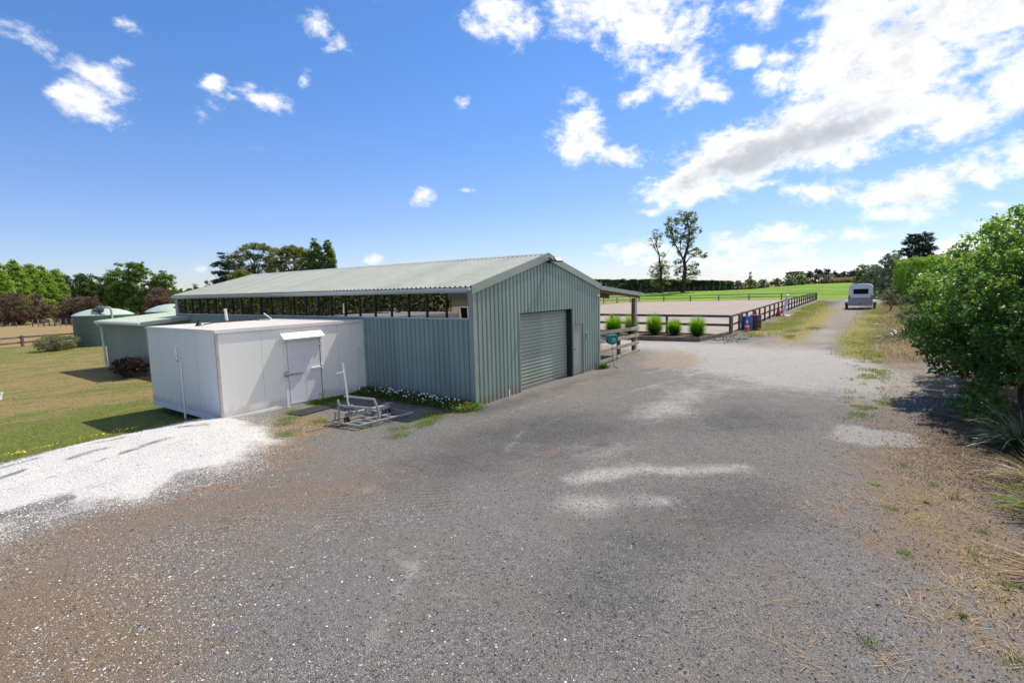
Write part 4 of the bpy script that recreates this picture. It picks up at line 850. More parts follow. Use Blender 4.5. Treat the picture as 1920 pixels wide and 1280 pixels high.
for s in (-1, 1):
    yc = ty+s*1.17
    mb = MB(); mb.add([(tx+.55, yc-.15, tz+.45), (tx+.7, yc-.15, tz+.82), (tx+2.6, yc-.15, tz+.82), (tx+2.75, yc-.15, tz+.45), (tx+.55, yc+.15, tz+.45), (tx+.7, yc+.15, tz+.82), (tx+2.6, yc+.15, tz+.82), (tx+2.75, yc+.15, tz+.45)], [(0, 1, 5, 4), (1, 2, 6, 5), (2, 3, 7, 6)]); mb.build('mudguard', M['floatw'], tr)
    mb = MB(); mb.box(tx+.53, tx+.55, yc-.13, yc+.13, tz+.40, tz+.62); mb.build('tail_lamp', M['lamp_red'], tr, bevel=.005)
    for xo in (1.15, 2.05):
        mb = MB(); mb.lathe([(.16, -.09), (.3, -.1), (.335, -.07), (.335, .07), (.3, .1), (.16, .09)], (tx+xo, yc, tz+.335), 24, 'y'); wl = mb.build('wheel', M['rubber'], tr, smooth=True)
        mb = MB(); mb.lathe([(0, -.06), (.17, -.07), (.17, .07), (0, .06)], (tx+xo, yc, tz+.335), 16, 'y'); mb.build('rim', M['galv'], wl, smooth=True)

# ---------------------------------------------------------------- hose reel
hr = thing('hose_reel', 'teal hose reel bracketed on the yard rail beside the barn corner, hose hanging down', 'hose reel', (8.1, -.3, .95))
c_ = np.array((8.1, -.34, 1.12)); ax = np.array((.82, -.57, 0)); nn = np.array((-.57, -.82, 0)); uz = np.array((0, 0, 1.))
mb = MB(); pr = [(-.26, -.02), (-.25, .1), (-.17, .175), (.16, .19), (.24, .15), (.26, .02), (.24, -.1), (.12, -.2), (-.02, -.23), (-.15, -.18)]
V = [c_+ax*a+uz*b_+nn*k for k in (-.1, .1) for a, b_ in pr]; n = len(pr)
mb.add(V, [(i, (i+1) % n, n+(i+1) % n, n+i) for i in range(n)]+[tuple(range(n))[::-1], tuple(range(n, 2*n))]); rc = mb.build('casing', M['teal'], hr, bevel=.025)
mb = MB(); cc = c_+nn*.105-uz*.03+ax*.03
mb.add([cc+ax*.085*math.cos(t)+uz*.085*math.sin(t)+nn*k for k in (-.01, .012) for t in np.linspace(0, 2*math.pi, 20, endpoint=False)], [tuple(range(20, 40)), tuple(range(19, -1, -1))]+[(i, (i+1) % 20, 20+(i+1) % 20, 20+i) for i in range(20)]); mb.build('hub', M['pipegrey'], rc)
mb = MB(); mb.tube([cc+nn*.015+ax*(.035*math.cos(t))+uz*(.04*math.sin(t)) for t in np.linspace(2.4, 7.0, 9)], .012, 6); mb.build('emblem', M['teal'], rc)
mb = MB(); mb.beam((7.72, .05, 1.2), c_-ax*.2, .05, .12); mb.build('bracket', M['galv'], hr)
mb = MB(); p0 = c_+ax*.02-uz*.22
mb.tube([p0, p0-(0, 0, .4), p0+np.array((-.02, -.05, -.75)), (7.95, -.52, .05), (7.7, -.8, .03)], .011, 6); mb.tube([c_+ax*.22-uz*.1, c_+ax*.24-uz*.6, c_+ax*.23-uz*.95], .011, 6); mb.build('hose', M['timber'], hr)

# ---------------------------------------------------------------- garden bed edging and tussocks
ge = thing('bed_edging', 'low timber sleeper edging round the tussock bed', 'edging', (17.4, -1.1, 0))
for (a, b_) in (((17.4, -1.1), (17.05, 2.2)), ((17.05, 2.21), (17.4, 9.4)), ((17.43, -1.13), (21.4, -1.78))):
    mb = MB(); mb.beam((*a, gz(*a)+.1), (*b_, gz(*b_)+.1), .08, .28); mb.build('sleeper', M['sleeper'], ge, bevel=.01)
mb = MB(); mb.beam((21.45, -1.6, .1), (22.0, 9.5, .12), .05, .22); mb.build('back_board', M['timber'], ge)

def blades(base, az, el, length, width, curve, segs=4, tint=None, rng=RNG, twist=None):
    """curved strap leaves: base (N,3), azimuth, start elevation (rad), droop curve (rad along the length)"""
    N_ = len(base); T = segs
    p = base.copy(); V = np.zeros((N_, T+1, 2, 3)); tn = np.zeros((N_, T+1, 2))
    side = np.stack([-np.sin(az), np.cos(az), np.zeros(N_)], -1)
    if twist is not None:
        side = side*np.cos(twist)[:, None]+np.stack([np.zeros(N_), np.zeros(N_), np.ones(N_)], -1)*np.sin(twist)[:, None]
    for i in range(T+1):
        f = i/T; wd = width*(1-f**2.2)*(.55+.9*f*(1-f)+.45*(f < .01)*0+.0)+width*.04
        V[:, i, 0] = p-side*wd[:, None]/2; V[:, i, 1] = p+side*wd[:, None]/2
        e = el-curve*(i+.5)/T; st = length/T
        p = p+np.stack([np.cos(az)*np.cos(e)*st, np.sin(az)*np.cos(e)*st, np.sin(e)*st], -1)
        tn[:, i] = ((tint if tint is not None else rng.random(N_))+ (f-.5)*.25)[:, None]
    k = np.arange(N_)[:, None]*(T+1)*2+np.arange(T)[None]*2
    F = np.stack([k, k+1, k+3, k+2], -1).reshape(-1, 4)
    return V.reshape(-1, 3), F, np.clip(tn, 0, 1).ravel()
def tuft_mesh(seed, R=.55, H=1.15, n=1700):
    r = np.random.default_rng(seed); az = r.random(n)*2*np.pi; q = np.sqrt(r.random(n))*.14
    base = np.stack([np.cos(az)*q, np.sin(az)*q, r.random(n)*.25], -1)
    wdt = r.uniform(.50, .66); el = np.radians(88-80*r.random(n)); L = H*(.72+.36*r.random(n))/np.sqrt((np.cos(el)*H/wdt)**2+np.sin(el)**2)
    return blades(base, az+r.normal(0, .25, n), el, L, np.full(n, .022)+.014*r.random(n), .15+.55*r.random(n), 4, np.clip(r.uniform(-.12, .1)+.30+.45*r.random(n)+.25*(el/1.55-.4), 0, 1), r)
TUF = [(20.3, -.22, 1.08, 'rightmost grass tussock, in the corner of the bed nearest the drive'), (20.75, 1.3, 1.0, 'second grass tussock from the right in the bed'), (20.7, 2.55, 1.1, 'third grass tussock from the right, tallest of the ones clear of the lean-to'), (19.9, 3.75, 1.12, 'grass tussock cut by the right side of the lean-to post'), (20.0, 5.0, 1.16, 'grass tussock just left of the lean-to post behind the yard fence'), (19.4, 6.3, 1.1, 'grass tussock beside the barn edge behind the yard fence')]
for i, (x, y, h_, lab) in enumerate(TUF):
    V, Fq_, tn = tuft_mesh(20+i); g = gz(x, y)
    q_ = (1.0, .86, 1.12, .95, 1.1, .9)[i]; V = V*np.array((q_, q_*1.05, h_/1.02*(1.0, .9, 1.05, 1.06, .98, .94)[i]))+np.array((x, y, g))
    tag(mesh_np('grass_tussock', V, Fq_, F_['tuft'], loc=(x, y, g), tint=tn), 'bright green ' + lab, 'tussock', 'grass tussocks in the bed')

# ---------------------------------------------------------------- barrels, cones, post
def barrel(x, y, mat, topm, label, h_=.93, r=.30):
    g = gz(x, y); t = thing('barrel', label, 'barrel', (x, y, g), 'plastic barrels')
    mb = MB(); mb.lathe([(.0, .0), (r*.94, .0), (r, .05), (r, h_*.32), (r*1.03, h_*.335), (r, h_*.35), (r, h_*.64), (r*1.03, h_*.655), (r, h_*.67), (r, h_*.95), (r*.95, h_), (r*.9, h_)], (x, y, g), 28); mb.build('drum', M[mat], t, smooth=True)
    mb = MB(); mb.lathe([(0, h_*.985), (r*.9, h_*.985), (r*.9, h_*1.004), (r*.99, h_*1.004), (r*1.01, h_*.96)], (x, y, g), 28); mb.build('lid', M[topm], t, smooth=True)
barrel(24.5, -2.12, 'blue', 'blue', 'blue plastic barrel behind the orange cone', .96, .34)
barrel(25.75, -2.42, 'maroon', 'pinktop', 'dark purple barrel with a pinkish rim behind the blue one', .98, .34)
def cone(x, y, mat, label, h_=.9, r=.19, bands=True):
    g = gz(x, y); t = thing('traffic_cone', label, 'traffic cone', (x, y, g), 'traffic cones')
    mb = MB(); mb.box(x-r*1.35, x+r*1.35, y-r*1.35, y+r*1.35, g, g+.035); mb.build('base', M[mat], t, bevel=.01)
    mb = MB(); mb.lathe([(r, .03), (r*.9, .06), (.035, h_-.01), (.0, h_)], (x, y, g), 24); mb.build('cone_body', M[mat], t, smooth=True)
    if bands:
        rr = lambda z: .003+r*.9+(.035-r*.9)*(z-.06)/(h_-.07)
        for z0, z1 in ((.36*h_, .5*h_), (.66*h_, .86*h_)):
            mb = MB(); mb.lathe([(rr(z0), z0), (rr(z1), z1)], (x, y, g), 24); mb.build('band', M['silverband'], t, smooth=True)
cone(23.75, -2.28, 'orange', 'orange traffic cone with two silver bands, in front of the blue barrel')
cone(39.0, -1.85, 'red', 'dark red traffic cone at the foot of the arena fence beside the white post', .88, .26, False)
cone(36.0, -.55, 'red', 'red traffic cone inside the arena rails, right one of the pair behind the barrels', .8, .2, False)
cone(33.0, -.1, 'red', 'red traffic cone inside the arena rails, left one of the pair behind the barrels', .78, .2, False)
pz = gz(39.6, -2.35); wp = thing('bollard', 'round white post on a pale slab leaning by the arena fence', 'post', (39.6, -2.35, pz))
mb = MB(); mb.tube([(39.4, -2.2, pz+.05), (39.75, -2.42, pz+1.8), (39.755, -2.423, pz+1.86)], [.13, .12, .05], 16); mb.build('shaft', M['pvc'], wp, smooth=True)
mb = MB(); mb.box(39.0, 39.9, -2.85, -1.95, pz-.05, pz+.07); mb.build('base', M['whitetrim'], wp, bevel=.02)
rk = RNG
# rubble beside the corner post
g0 = (22.0, -2.2)
def stones(name, P, size, mats, label, cat, tint, flat=.6, parent=None, kind='stuff'):
    n = len(P); r = RNG
    base = np.array([(1, 0, 0), (0, 1, 0), (-1, 0, 0), (0, -1, 0), (.1, .1, .8), (-.1, 0, -.7)], float)
    Fb = np.array([(0, 1, 4), (1, 2, 4), (2, 3, 4), (3, 0, 4), (1, 0, 5), (2, 1, 5), (3, 2, 5), (0, 3, 5)])
    a = r.random(n)*2*np.pi; c_, s_ = np.cos(a), np.sin(a)
    B = base[None]+r.normal(0, .22, (n, 6, 3)); B = B*np.stack([size*(.7+.6*r.random(n)), size*(.6+.5*r.random(n)), size*flat], -1)[:, None]
    V = np.stack([B[..., 0]*c_[:, None]-B[..., 1]*s_[:, None], B[..., 0]*s_[:, None]+B[..., 1]*c_[:, None], B[..., 2]], -1)+P[:, None]
    F = (Fb[None]+np.arange(n)[:, None, None]*6).reshape(-1, 3)
    o = mesh_np(name, V.reshape(-1, 3), F, mats, tint=np.repeat(tint, 6), loc=P[0])
    return tag(o, label, cat, None, kind)
n = 900; P = np.stack([RNG.normal(21.0, 1.2, n), RNG.normal(-2.35, .28, n)], -1); P = np.column_stack([P, ground(P[:, 0], P[:, 1])+.02+.14*np.exp(-((P[:, 0]-21)/1.2)**2-((P[:, 1]+2.3)/.3)**2)*RNG.random(n)])
stones('rubble', P, .05+.04*RNG.random(n), F_['stone'], 'low pile of grey rubble at the corner post of the arena', 'rubble', .3+.7*RNG.random(n))
# loose stones of the yard
n = 36000; rr_ = 3.2+11*RNG.random(n)**1.4; aa = YAW+RNG.uniform(-.86, .86, n); P = np.stack([CAM[0]+rr_*np.sin(aa), CAM[1]+rr_*np.cos(aa)], -1)
ok = (sdpoly(HEAP, P[:, 0], P[:, 1]) < 0) & ~((P[:, 0] > -.2) & (P[:, 1] > -.1)) & (P[:, 1] < 4.5) & (P[:, 1] > -12)
P = P[ok]; P = np.column_stack([P, ground(P[:, 0], P[:, 1])+.002])
stones('loose_gravel', P, .005+.013*RNG.random(len(P))**2.5, F_['stone'], 'loose grey stones scattered over the gravel yard', 'gravel', RNG.random(len(P))**1.6)
n = 11000; P = np.stack([RNG.uniform(-11, -3, n), RNG.uniform(-7.5, 3, n)], -1)
dn = np.maximum.reduce([.9*np.exp(np.minimum(sdpoly(HEAP, P[:, 0], P[:, 1]), 0)/.6), .5*gs(P[:, 0], P[:, 1], -8.6, -3.0, 1.8, 2.8), .55*gs(P[:, 0], P[:, 1], -8.8, -5.2, .8, 1.3), .3*gs(P[:, 0], P[:, 1], -7, -4.5, 2, 2)])
P = P[(RNG.random(n) < dn*.75)]; P = np.column_stack([P, ground(P[:, 0], P[:, 1])+.004])
stones('white_gravel', P, .006+.010*RNG.random(len(P)), F_['chip'], 'white stone chips scattered from the gravel heap across the yard', 'gravel', RNG.random(len(P)))
n = 12000; P = np.stack([RNG.uniform(-13, -3.8, n), RNG.uniform(-.5, 6.2, n)], -1); hd = sdpoly(HEAP, P[:, 0], P[:, 1])
P = P[(hd > -.25) & (RNG.random(n) < np.clip(.5+hd*1.2, 0, 1))]; P = np.column_stack([P, ground(P[:, 0], P[:, 1])+.004])
stones('heap_stones', P, .007+.014*RNG.random(len(P))**2, F_['chip'], 'loose white stones lying on top of the white gravel heap', 'gravel', np.clip(.5+RNG.random(len(P))*.5, 0, 1))
# white clay stub on the lawn at the left edge
g = gz(-6.77, 16.5); st = thing('pipe_stub', 'short white capped pipe standing in the lawn at the left edge', 'pipe', (-6.77, 16.5, g))
mb = MB(); mb.tube([(-6.85, 16.45, g-.05), (-6.8, 16.5, g+.2)], .07, 12); mb.build('pipe', M['pvc'], st, smooth=True)
mb = MB(); mb.tube([(-6.8, 16.5, g+.19), (-6.79, 16.51, g+.26)], .085, 12); mb.build('cap', M['pvc'], st, smooth=True)
# rubber mat at the cool store door
g = gz(-2.9, 3.4); mt = MB()
mt.obox((-2.75, 3.62, g+.022), (.52, .06, 0), (-.035, .30, 0), (0, 0, .01))
tag(mt.build('door_mat', M['rubber'], loc=(-2.78, 3.55, g), bevel=.006), 'black rubber mat on the ground before the cool store door', 'mat')

# ---------------------------------------------------------------- galvanised wheeled frame
fr = thing('tow_frame', 'galvanised welded steel frame on small wheels with an upright mast, lying by the barn wall', 'trailer frame', (-2.6, 1.3, 0))
cL, cF, cR, cB = np.array((-3.42, 1.88, .1)), np.array((-3.30, .84, .1)), np.array((-1.70, .70, .1)), np.array((-1.82, 1.74, .1))
mb = MB()
for a, b_ in ((cL, cF), (cF, cR), (cR, cB), (cB, cL)): mb.beam(a, b_, .045, .04)
mix = lambda a, b_, t: a*(1-t)+b_*t
mb.beam(mix(cL, cF, .62), mix(cB, cR, .62)+(-.35, 0, 0), .05, .045).beam(mix(cF, cR, .3), mix(cL, cB, .3)*.45+mix(cF, cR, .3)*.55, .05, .045).beam(mix(cF, cR, .62), mix(cL, cB, .62), .05, .045).beam(mix(cF, cR, .14), mix(cF, cR, .14)*.7+mix(cL, cB, .14)*.3, .05, .045)
mb.build('base_frame', M['galv'], fr, bevel=.004)
wL, wR = np.array((-3.12, 1.50, .235)), np.array((-1.90, 1.36, .235))
mb = MB(); mb.beam(wL+(.1, -.06, 0), wR+(-.08, -.06, 0), .02, .10).beam(wL+(.1, 0, .045), wR+(-.08, 0, .045), .11, .012).beam(wL+(.1, .06, 0), wR+(-.08, .06, 0), .015, .10); mb.build('axle_beam', M['galv'], fr, bevel=.004)
for w0, s in ((wL, -1), (wR+np.array((0, .14, -.03)), 1)):
    mb = MB(); mb.beam(w0+(s*-.09, -.02, .065), w0+(s*.03, -.1, .10), .2, .012).beam(w0+(s*.03, -.1, .10), w0+(s*.12, -.02, .08), .2, .012).beam(w0+(s*-.02, -.05, -.05), w0+(s*-.02, -.05, .1), .02, .2); mb.build('mudguard', M['galv'], fr)
    mb = MB(); cx_ = w0+np.array((s*.03, -.05, -.13)); mb.lathe([(.04, -.03), (.085, -.035), (.102, -.018), (.102, .018), (.085, .035), (.04, .03)], cx_, 20, 'x'); wl = mb.build('wheel', M['rubber'], fr, smooth=True)
    mb = MB(); mb.lathe([(0, -.026), (.045, -.031), (.045, .031), (0, .026)], cx_, 14, 'x'); mb.build('hub', M['galv'], wl, smooth=True)
bl, br_ = np.array((-3.15, 1.74, .46)), np.array((-2.56, .97, .33)); tl, trr = np.array((-3.0, 1.62, .66)), np.array((-2.66, 1.02, .59))
mb = MB(); mb.beam(bl, br_, .045, .045); mb.build('lower_rail', M['galv'], fr, bevel=.004)
mb = MB(); mb.beam(tl+(-.03, .05, .01), trr, .045, .045); mb.build('upper_rail', M['galv'], fr, bevel=.004)
mb = MB(); mb.beam(trr+(0, 0, .02), br_+(-.01, .0, -.02), .045, .045, (1, 0, 0)); mb.build('side_rail', M['galv'], fr, bevel=.004)
mb = MB(); mb.tube([(-3.0, 1.56, .42), (-3.07, 1.60, 1.5)], [.026, .02], 10); ms = mb.build('mast', M['pvc'], fr, smooth=True)
mb = MB(); mb.beam((-3.045, 1.57, 1.29), (-3.24, 1.62, 1.27), .035, .035); mb.build('cross_handle', M['pvc'], ms)
for t_ in (.42, .66, .97):
    p = mix(bl, br_, t_); q = np.array((p[0]+.03, p[1]-.02, .25 if t_ < .9 else .1))
    mb = MB(); mb.beam(p, q, .045, .045, (1, 0, 0)); mb.build('strut', M['galv'], fr, bevel=.004)
mb = MB(); p = mix(bl, br_, .3); mb.beam(p, p+(-.17, .08, .03), .045, .045).beam(p+(-.0, 0, .0), p+(.1, .08, .0), .045, .045).beam(bl, bl+(0, .02, .14), .05, .03, (1, 0, 0)).beam(bl+(-.0, 0, -.02), bl+(-.03, -.0, -.40), .05, .035, (1, 0, 0)).beam(bl+(-.09, .02, -.16), bl+(-.13, .02, -.36), .04, .03, (1, 0, 0)).beam(bl+(-.2, .02, -.36), bl+(-.02, .02, -.36), .06, .04); mb.build('bracket', M['galv'], fr)
mb = MB(); mb.beam(mix(wL, wR, .55)+(0, -.05, -.02), mix(wL, wR, .62)+(0, -.28, -.06), .05, .05); mb.build('axle_stub', M['galv'], fr)

# ---------------------------------------------------------------- foliage
def leafmesh(P, O, size, aspect, rng, up=.4, out=.7, rnd=.9, droop=0):
    n = len(P)
    nrm = unit(O*out+np.array((0, 0, 1.))*up+rng.normal(0, rnd, (n, 3)))
    t = unit(np.cross(nrm, rng.normal(0, 1, (n, 3)))); t[:, 2] -= droop; t = unit(t)
    b = unit(np.cross(nrm, t)); L = size*(.65+.7*rng.random(n)); Wd = L*aspect
    V = np.stack([P-t*L[:, None]/2, P+b*Wd[:, None]/2-nrm*L[:, None]*.06, P+t*L[:, None]/2, P-b*Wd[:, None]/2-nrm*L[:, None]*.06], 1)
    F = np.arange(n*4).reshape(n, 4); return V.reshape(-1, 3), F
def lobes_to_clumps(lobes, per, rng, cr, jit=.25, bottom=-.7):
    """lobes: (x,y,z,rx,ry,rz).  clumps sit on and just inside the skin of each lobe"""
    C_, R_ = [], []
    for x, y, z, rx, ry, rz in lobes:
        n = max(3, int(per*(rx*ry+rx*rz+ry*rz)/3)); d = unit(rng.normal(0, 1, (n, 3))); d[:, 2] = np.where(d[:, 2] < bottom, -d[:, 2], d[:, 2])
        q = 1-.55*rng.random(n)**2.0
        C_.append(np.array((x, y, z))+d*np.array((rx, ry, rz))*q[:, None]+rng.normal(0, jit*cr, (n, 3)))
        R_.append(cr*(.6+.8*rng.random(n)))
    return np.concatenate(C_), np.concatenate(R_)
def clump_leaves(C_, R_, per, size, aspect, rng, flat=.75, **k):
    i = np.repeat(np.arange(len(C_)), per); n = len(i)
    d = unit(rng.normal(0, 1, (n, 3))); q = rng.random(n)**.45
    P = C_[i]+d*R_[i][:, None]*q[:, None]*np.array((1, 1, flat))
    V, F = leafmesh(P, d, size, aspect, rng, **k)
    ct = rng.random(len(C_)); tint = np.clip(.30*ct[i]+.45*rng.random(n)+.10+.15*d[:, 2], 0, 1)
    return V, F, np.repeat(tint, 4)
def limbs(base, top, targets, r0, rng, bend=.3, nmax=14, wob=.25, stop=1.0):
    mb = MB(); base = np.array(base, float); top = np.array(top, float); n = 7
    pts = [base+(top-base)*t+np.array((rng.normal(0, wob), rng.normal(0, wob), 0))*math.sin(t*3.0)*.6 for t in np.linspace(0, 1, n)]
    rad = [r0*(1.35 if t == 0 else 1)*(1-.86*t) for t in np.linspace(0, 1, n)]
    mb.tube(pts, rad, 9)
    if len(targets):
        for i in rng.choice(len(targets), min(nmax, len(targets)), replace=False):
            q = targets[i]; hz = np.clip((q[2]-base[2])/(top[2]-base[2]+1e-6)-.22-.2*rng.random(), .12, .9)
            k = hz*(n-1); a = int(k); p = pts[a]+(pts[min(a+1, n-1)]-pts[a])*(k-a); rr = r0*(1-.86*hz)*.5
            m_ = (p+q)/2+np.array((0, 0, -bend*.2*np.linalg.norm(q-p)))+rng.normal(0, .12*np.linalg.norm(q-p)*.5, 3)
            mb.tube([p, m_, q], [rr, rr*.65, rr*.22], 6)
    return mb
def tree(name, label, cat, x, y, lobes, leaf, per=9, cr=.5, nleaf=40, size=.16, aspect=.55, r0=.18, bark='bark', group=None, seed=1, top=None, nl=14, flat=.75, base_z=None, bottom=-.7, wob=.2, lean=(0, 0), dens=2.2, **k):
    rng = np.random.default_rng(seed); g = gz(x, y) if base_z is None else base_z
    lb = [(x+a, y+b_, g+c_, d, e, f) for a, b_, c_, d, e, f in lobes]
    t = thing(name, label, cat, (x, y, g), group)
    C_, R_ = lobes_to_clumps(lb, per*dens, rng, cr, bottom=bottom)
    V, F, tn = clump_leaves(C_, R_, nleaf, size, aspect, rng, flat, **k)
    keep = V[F[:, 0]][:, 2] > g+.03   # nothing below the ground
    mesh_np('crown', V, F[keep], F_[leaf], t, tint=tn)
    hi = max(q[2]+q[5]*.7 for q in lb) if top is None else g+top
    limbs((x, y, g-.1), (x+lean[0], y+lean[1], hi), C_, r0, rng, nmax=nl, wob=wob).build('trunk', M[bark], t, smooth=True)
    return t
def oval(h, wd, n=5, low=.16, seed=0, dep=None):
    r = np.random.default_rng(seed); out = [(0, 0, h*(.5+low/2), wd*.42, wd*.42, h*(.5-low/2)*.92)]
    for i in range(n):
        a = 2*math.pi*i/n+r.random(); z = h*(low+.12+(.72-low)*r.random()); q = wd*.25*(1-.3*(z/h))
        out.append((math.cos(a)*q, math.sin(a)*q, z, wd*.30, wd*.30, h*.17))
    return out
def column(h, wd): return [(0, 0, h*z, wd*.5*q, wd*.5*q, h*.15) for z, q in ((.12, .8), (.27, 1), (.42, 1), (.57, .95), (.71, .85), (.83, .65), (.91, .4))]
def spire(h, wd, low=.05):
    return [(0, 0, h*z, wd*.5*q, wd*.5*q, h*.16) for z, q in ((low+.12, .8), (.3, 1), (.46, .98), (.62, .85), (.76, .64), (.88, .4))]
FAR = dict(up=.45, out=.8, rnd=.7)
PL = [(9.5,117.5,10.2,3.9),(12.5,121.,10.2,3.8),(15.3,124.6,9.9,3.6),(18.1,128.1,9.6,3.3),(20.9,131.6,9.5,3.1),(6.4,114,10.4,4.0)]
PW = ['second light green poplar from the left edge of the photo', 'third light green poplar from the left, above the first purple bush', 'fourth light green poplar from the left', 'fifth light green poplar from the left', 'rightmost light green poplar, next to the dark trees', 'leftmost light green poplar, cut by the photo edge']
for i, (x, y, h_, wd) in enumerate(PL):
    tree('poplar_tree', PW[i], 'tree', x, y, column(h_*1.02, wd*1.25), 'poplar', 9, .5, 46, .30, .6, .16, group='light green poplars at the left', seed=30+i, nl=6, **FAR)
for i, (x, y, h_, wd, lf, lab) in enumerate([(23.7,137.1,9.2,3.4,'blue','left one of two bluish green trees in the gap right of the poplars'),(25.4,134.8,9.5,3.2,'blue','right one of two bluish green trees in the gap right of the poplars'),(19.4,105.2,8.4,4.6,'dark','dark green tree left of the tallest leafy tree behind the tank'),(20.6,99.8,8.5,3.6,'dark','narrow dark green tree touching the tallest leafy tree behind the tank')]):
    tree('dark_tree', lab, 'tree', x, y, oval(h_, wd, 6, .02, i), lf, 7, .5, 44, .27, .6, .16, group='trees left of the barn', seed=50+i, **FAR)
tree('leafy_tree', 'tallest leafy green tree directly behind the clear water tank, left half', 'tree', 17.0, 82.0, oval(9.0, 4.4, 7, .02, 4), 'willow', 9, .42, 44, .22, .55, .18, group='trees left of the barn', seed=61, **FAR)
tree('leafy_tree', 'leafy green tree with pale lower branches behind the clear water tank, right half', 'tree', 18.0, 78.8, oval(8.7, 3.5, 7, .0, 5)+[(.3, -.6, 2.6, 1.3, 1.3, 2.0)], 'willow', 9, .4, 46, .21, .55, .16, group='trees left of the barn', seed=62, **FAR)
tree('round_tree', 'round headed mid green tree above the dark purple bush by the barn corner', 'tree', 20.6, 77.6, oval(7.7, 4.2, 6, .12, 6), 'willow', 9, .42, 44, .22, .6, .16, group='trees left of the barn', seed=63, **FAR)
PB = [(7.4,94.5,4.9,5.0,'broad purple leaved bush at the far left edge'),(10.6,97.,5.0,2.8,'purple bush with a dark pointed top, second from the left'),(12.3,88.4,4.3,4.3,'wide dusky purple bush left of the water tank'),(14.2,85.9,4.0,3.0,'purple bush partly behind the water tank dome'),(17.9,70.2,5.3,4.0,'dark red purple bush under the round tree'),(16.3,69.6,4.2,2.3,'small dark purple bush left of the one under the round tree')]
for i, (x, y, h_, wd, lab) in enumerate(PB):
    tree('plum_bush', lab, 'bush', x, y, oval(h_, wd, 6, -.05, 10+i)+[(0, 0, h_*.25, wd*.47, wd*.47, h_*.24), (wd*.2, -wd*.2, h_*.4, wd*.35, wd*.35, h_*.25)], 'plum', 9, .36, 40, .17, .55, .1, bottom=-1, group='purple bushes left of the barn', seed=70+i, bark='barkdark', **FAR)
tree('conifer', 'small dark conifer peeping over the barn roof at its far left end, left one', 'tree', 24.6, 76.1, spire(5.5, 2.0), 'pine', 9, .3, 40, .2, .3, .1, group='small dark conifers', seed=80, bark='barkdark', **FAR)
tree('conifer', 'small dark conifer peeping over the barn roof at its far left end, right one', 'tree', 27.3, 78.2, spire(5.9, 2.4), 'pine', 9, .3, 40, .2, .3, .1, group='small dark conifers', seed=81, bark='barkdark', **FAR)
tree('red_tree', 'reddish hazy tree far behind the small conifers', 'tree', 33.1, 102.8, oval(4.7, 5.3, 5, 0, 3), 'plum', 6, .5, 30, .25, .5, .1, seed=82, **FAR)
# big trees behind the barn roof
pl = [(0, 0, z, r_*(.8), r_*(.8), .30) for z, r_ in ((5.5, 2.8), (6.4, 2.6), (7.3, 2.5), (8.2, 2.0), (9.1, 1.9), (10.0, 1.3), (10.7, .8), (4.6, 2.8))]
tree('pine_tree', 'dark layered pine at the left end of the tree group behind the barn roof', 'tree', 32.2, 81.2, [(random.uniform(-.9, .9), random.uniform(-.9, .9), z, a*.8, a*.8, .34) for _, _, z, a, b_, c_ in pl]+[(-1.2, 1.2, z, 1.3, 1.3, .25) for z in (6, 7.4, 8.8)], 'pine', 16, .34, 46, .24, .28, .25, group='trees behind the barn roof', seed=90, bark='barkdark', flat=.5, bottom=-1, **FAR)
tree('low_tree', 'low yellowish green tree at the foot of the pine behind the roof', 'tree', 31.0, 74.0, oval(7.9, 4.6, 6, .05, 9), 'euc', 9, .4, 40, .2, .5, .15, group='trees behind the barn roof', seed=91, **FAR)
el = [(-2.6, .9, 9.6, 1.25, 1.25, .9), (-1.5, .3, 10.9, 1.1, 1.1, .7), (-.3, .2, 12.0, .9, .9, .5), (.9, -.3, 12.1, 1.2, 1.2, .6), (2.1, -.8, 11.6, 1.1, 1.1, .6), (-.2, 0, 10.2, .8, .8, .6), (1.2, -.4, 9.9, 1.0, 1.0, .7), (2.5, -1, 10.0, .8, .8, .8), (-1.7, .7, 8.2, 1.0, 1.0, .8), (.2, 0, 8.4, .9, .9, .6), (1.7, -.6, 8.0, 1.1, 1.1, .8), (-.6, .3, 6.9, 1.4, 1.4, .8), (2.6, -1, 8.4, .6, .6, .6), (-3.2, 1.2, 8.6, .8, .8, .7)]
tree('eucalyptus_tree', 'airy eucalyptus with sky showing through, second in the group behind the barn roof', 'tree', 37.5, 82.9, [(a, b_, c_, d*1.25, e*1.25, f*1.25) for a, b_, c_, d, e, f in el], 'euc', 13, .42, 40, .24, .35, .34, group='trees behind the barn roof', seed=92, nl=26, top=10.5, **FAR)
tree('dense_tree', 'broad dense olive green tree in the middle of the group behind the barn roof', 'tree', 41.3, 76.5, [(0, 0, 8.9, 3.0, 3.0, 2.8), (-2.2, 1.0, 9.6, 1.8, 1.8, 1.9), (2.2, -1.0, 9.0, 1.8, 1.8, 2.2), (2.6, -1.2, 7.4, 1.7, 1.7, 1.6), (-2.5, 1.1, 7.6, 1.7, 1.7, 1.6), (0, 0, 10.9, 1.9, 1.9, 1.1), (-1.2, .4, 11.1, 1.1, 1.1, .8), (1.3, -.5, 10.8, 1.2, 1.2, .9), (.4, 0, 6.5, 2.6, 2.6, 1.4)], 'euc', 12, .40, 46, .22, .4, .34, group='trees behind the barn roof', seed=93, nl=18, **FAR)
tree('poplar_tree', 'bright green upright poplar, left one of the pair right of the olive tree', 'tree', 43.6, 73.0, column(12.7, 3.4), 'willow', 11, .4, 46, .26, .55, .2, group='trees behind the barn roof', seed=94, up=.6, out=.7, rnd=.7)
tree('poplar_tree', 'bright green upright poplar, right one of the pair behind the roof', 'tree', 45.2, 71.6, column(12.2, 3.4), 'willow', 11, .4, 46, .26, .55, .2, group='trees behind the barn roof', seed=95, up=.6, out=.7, rnd=.7)

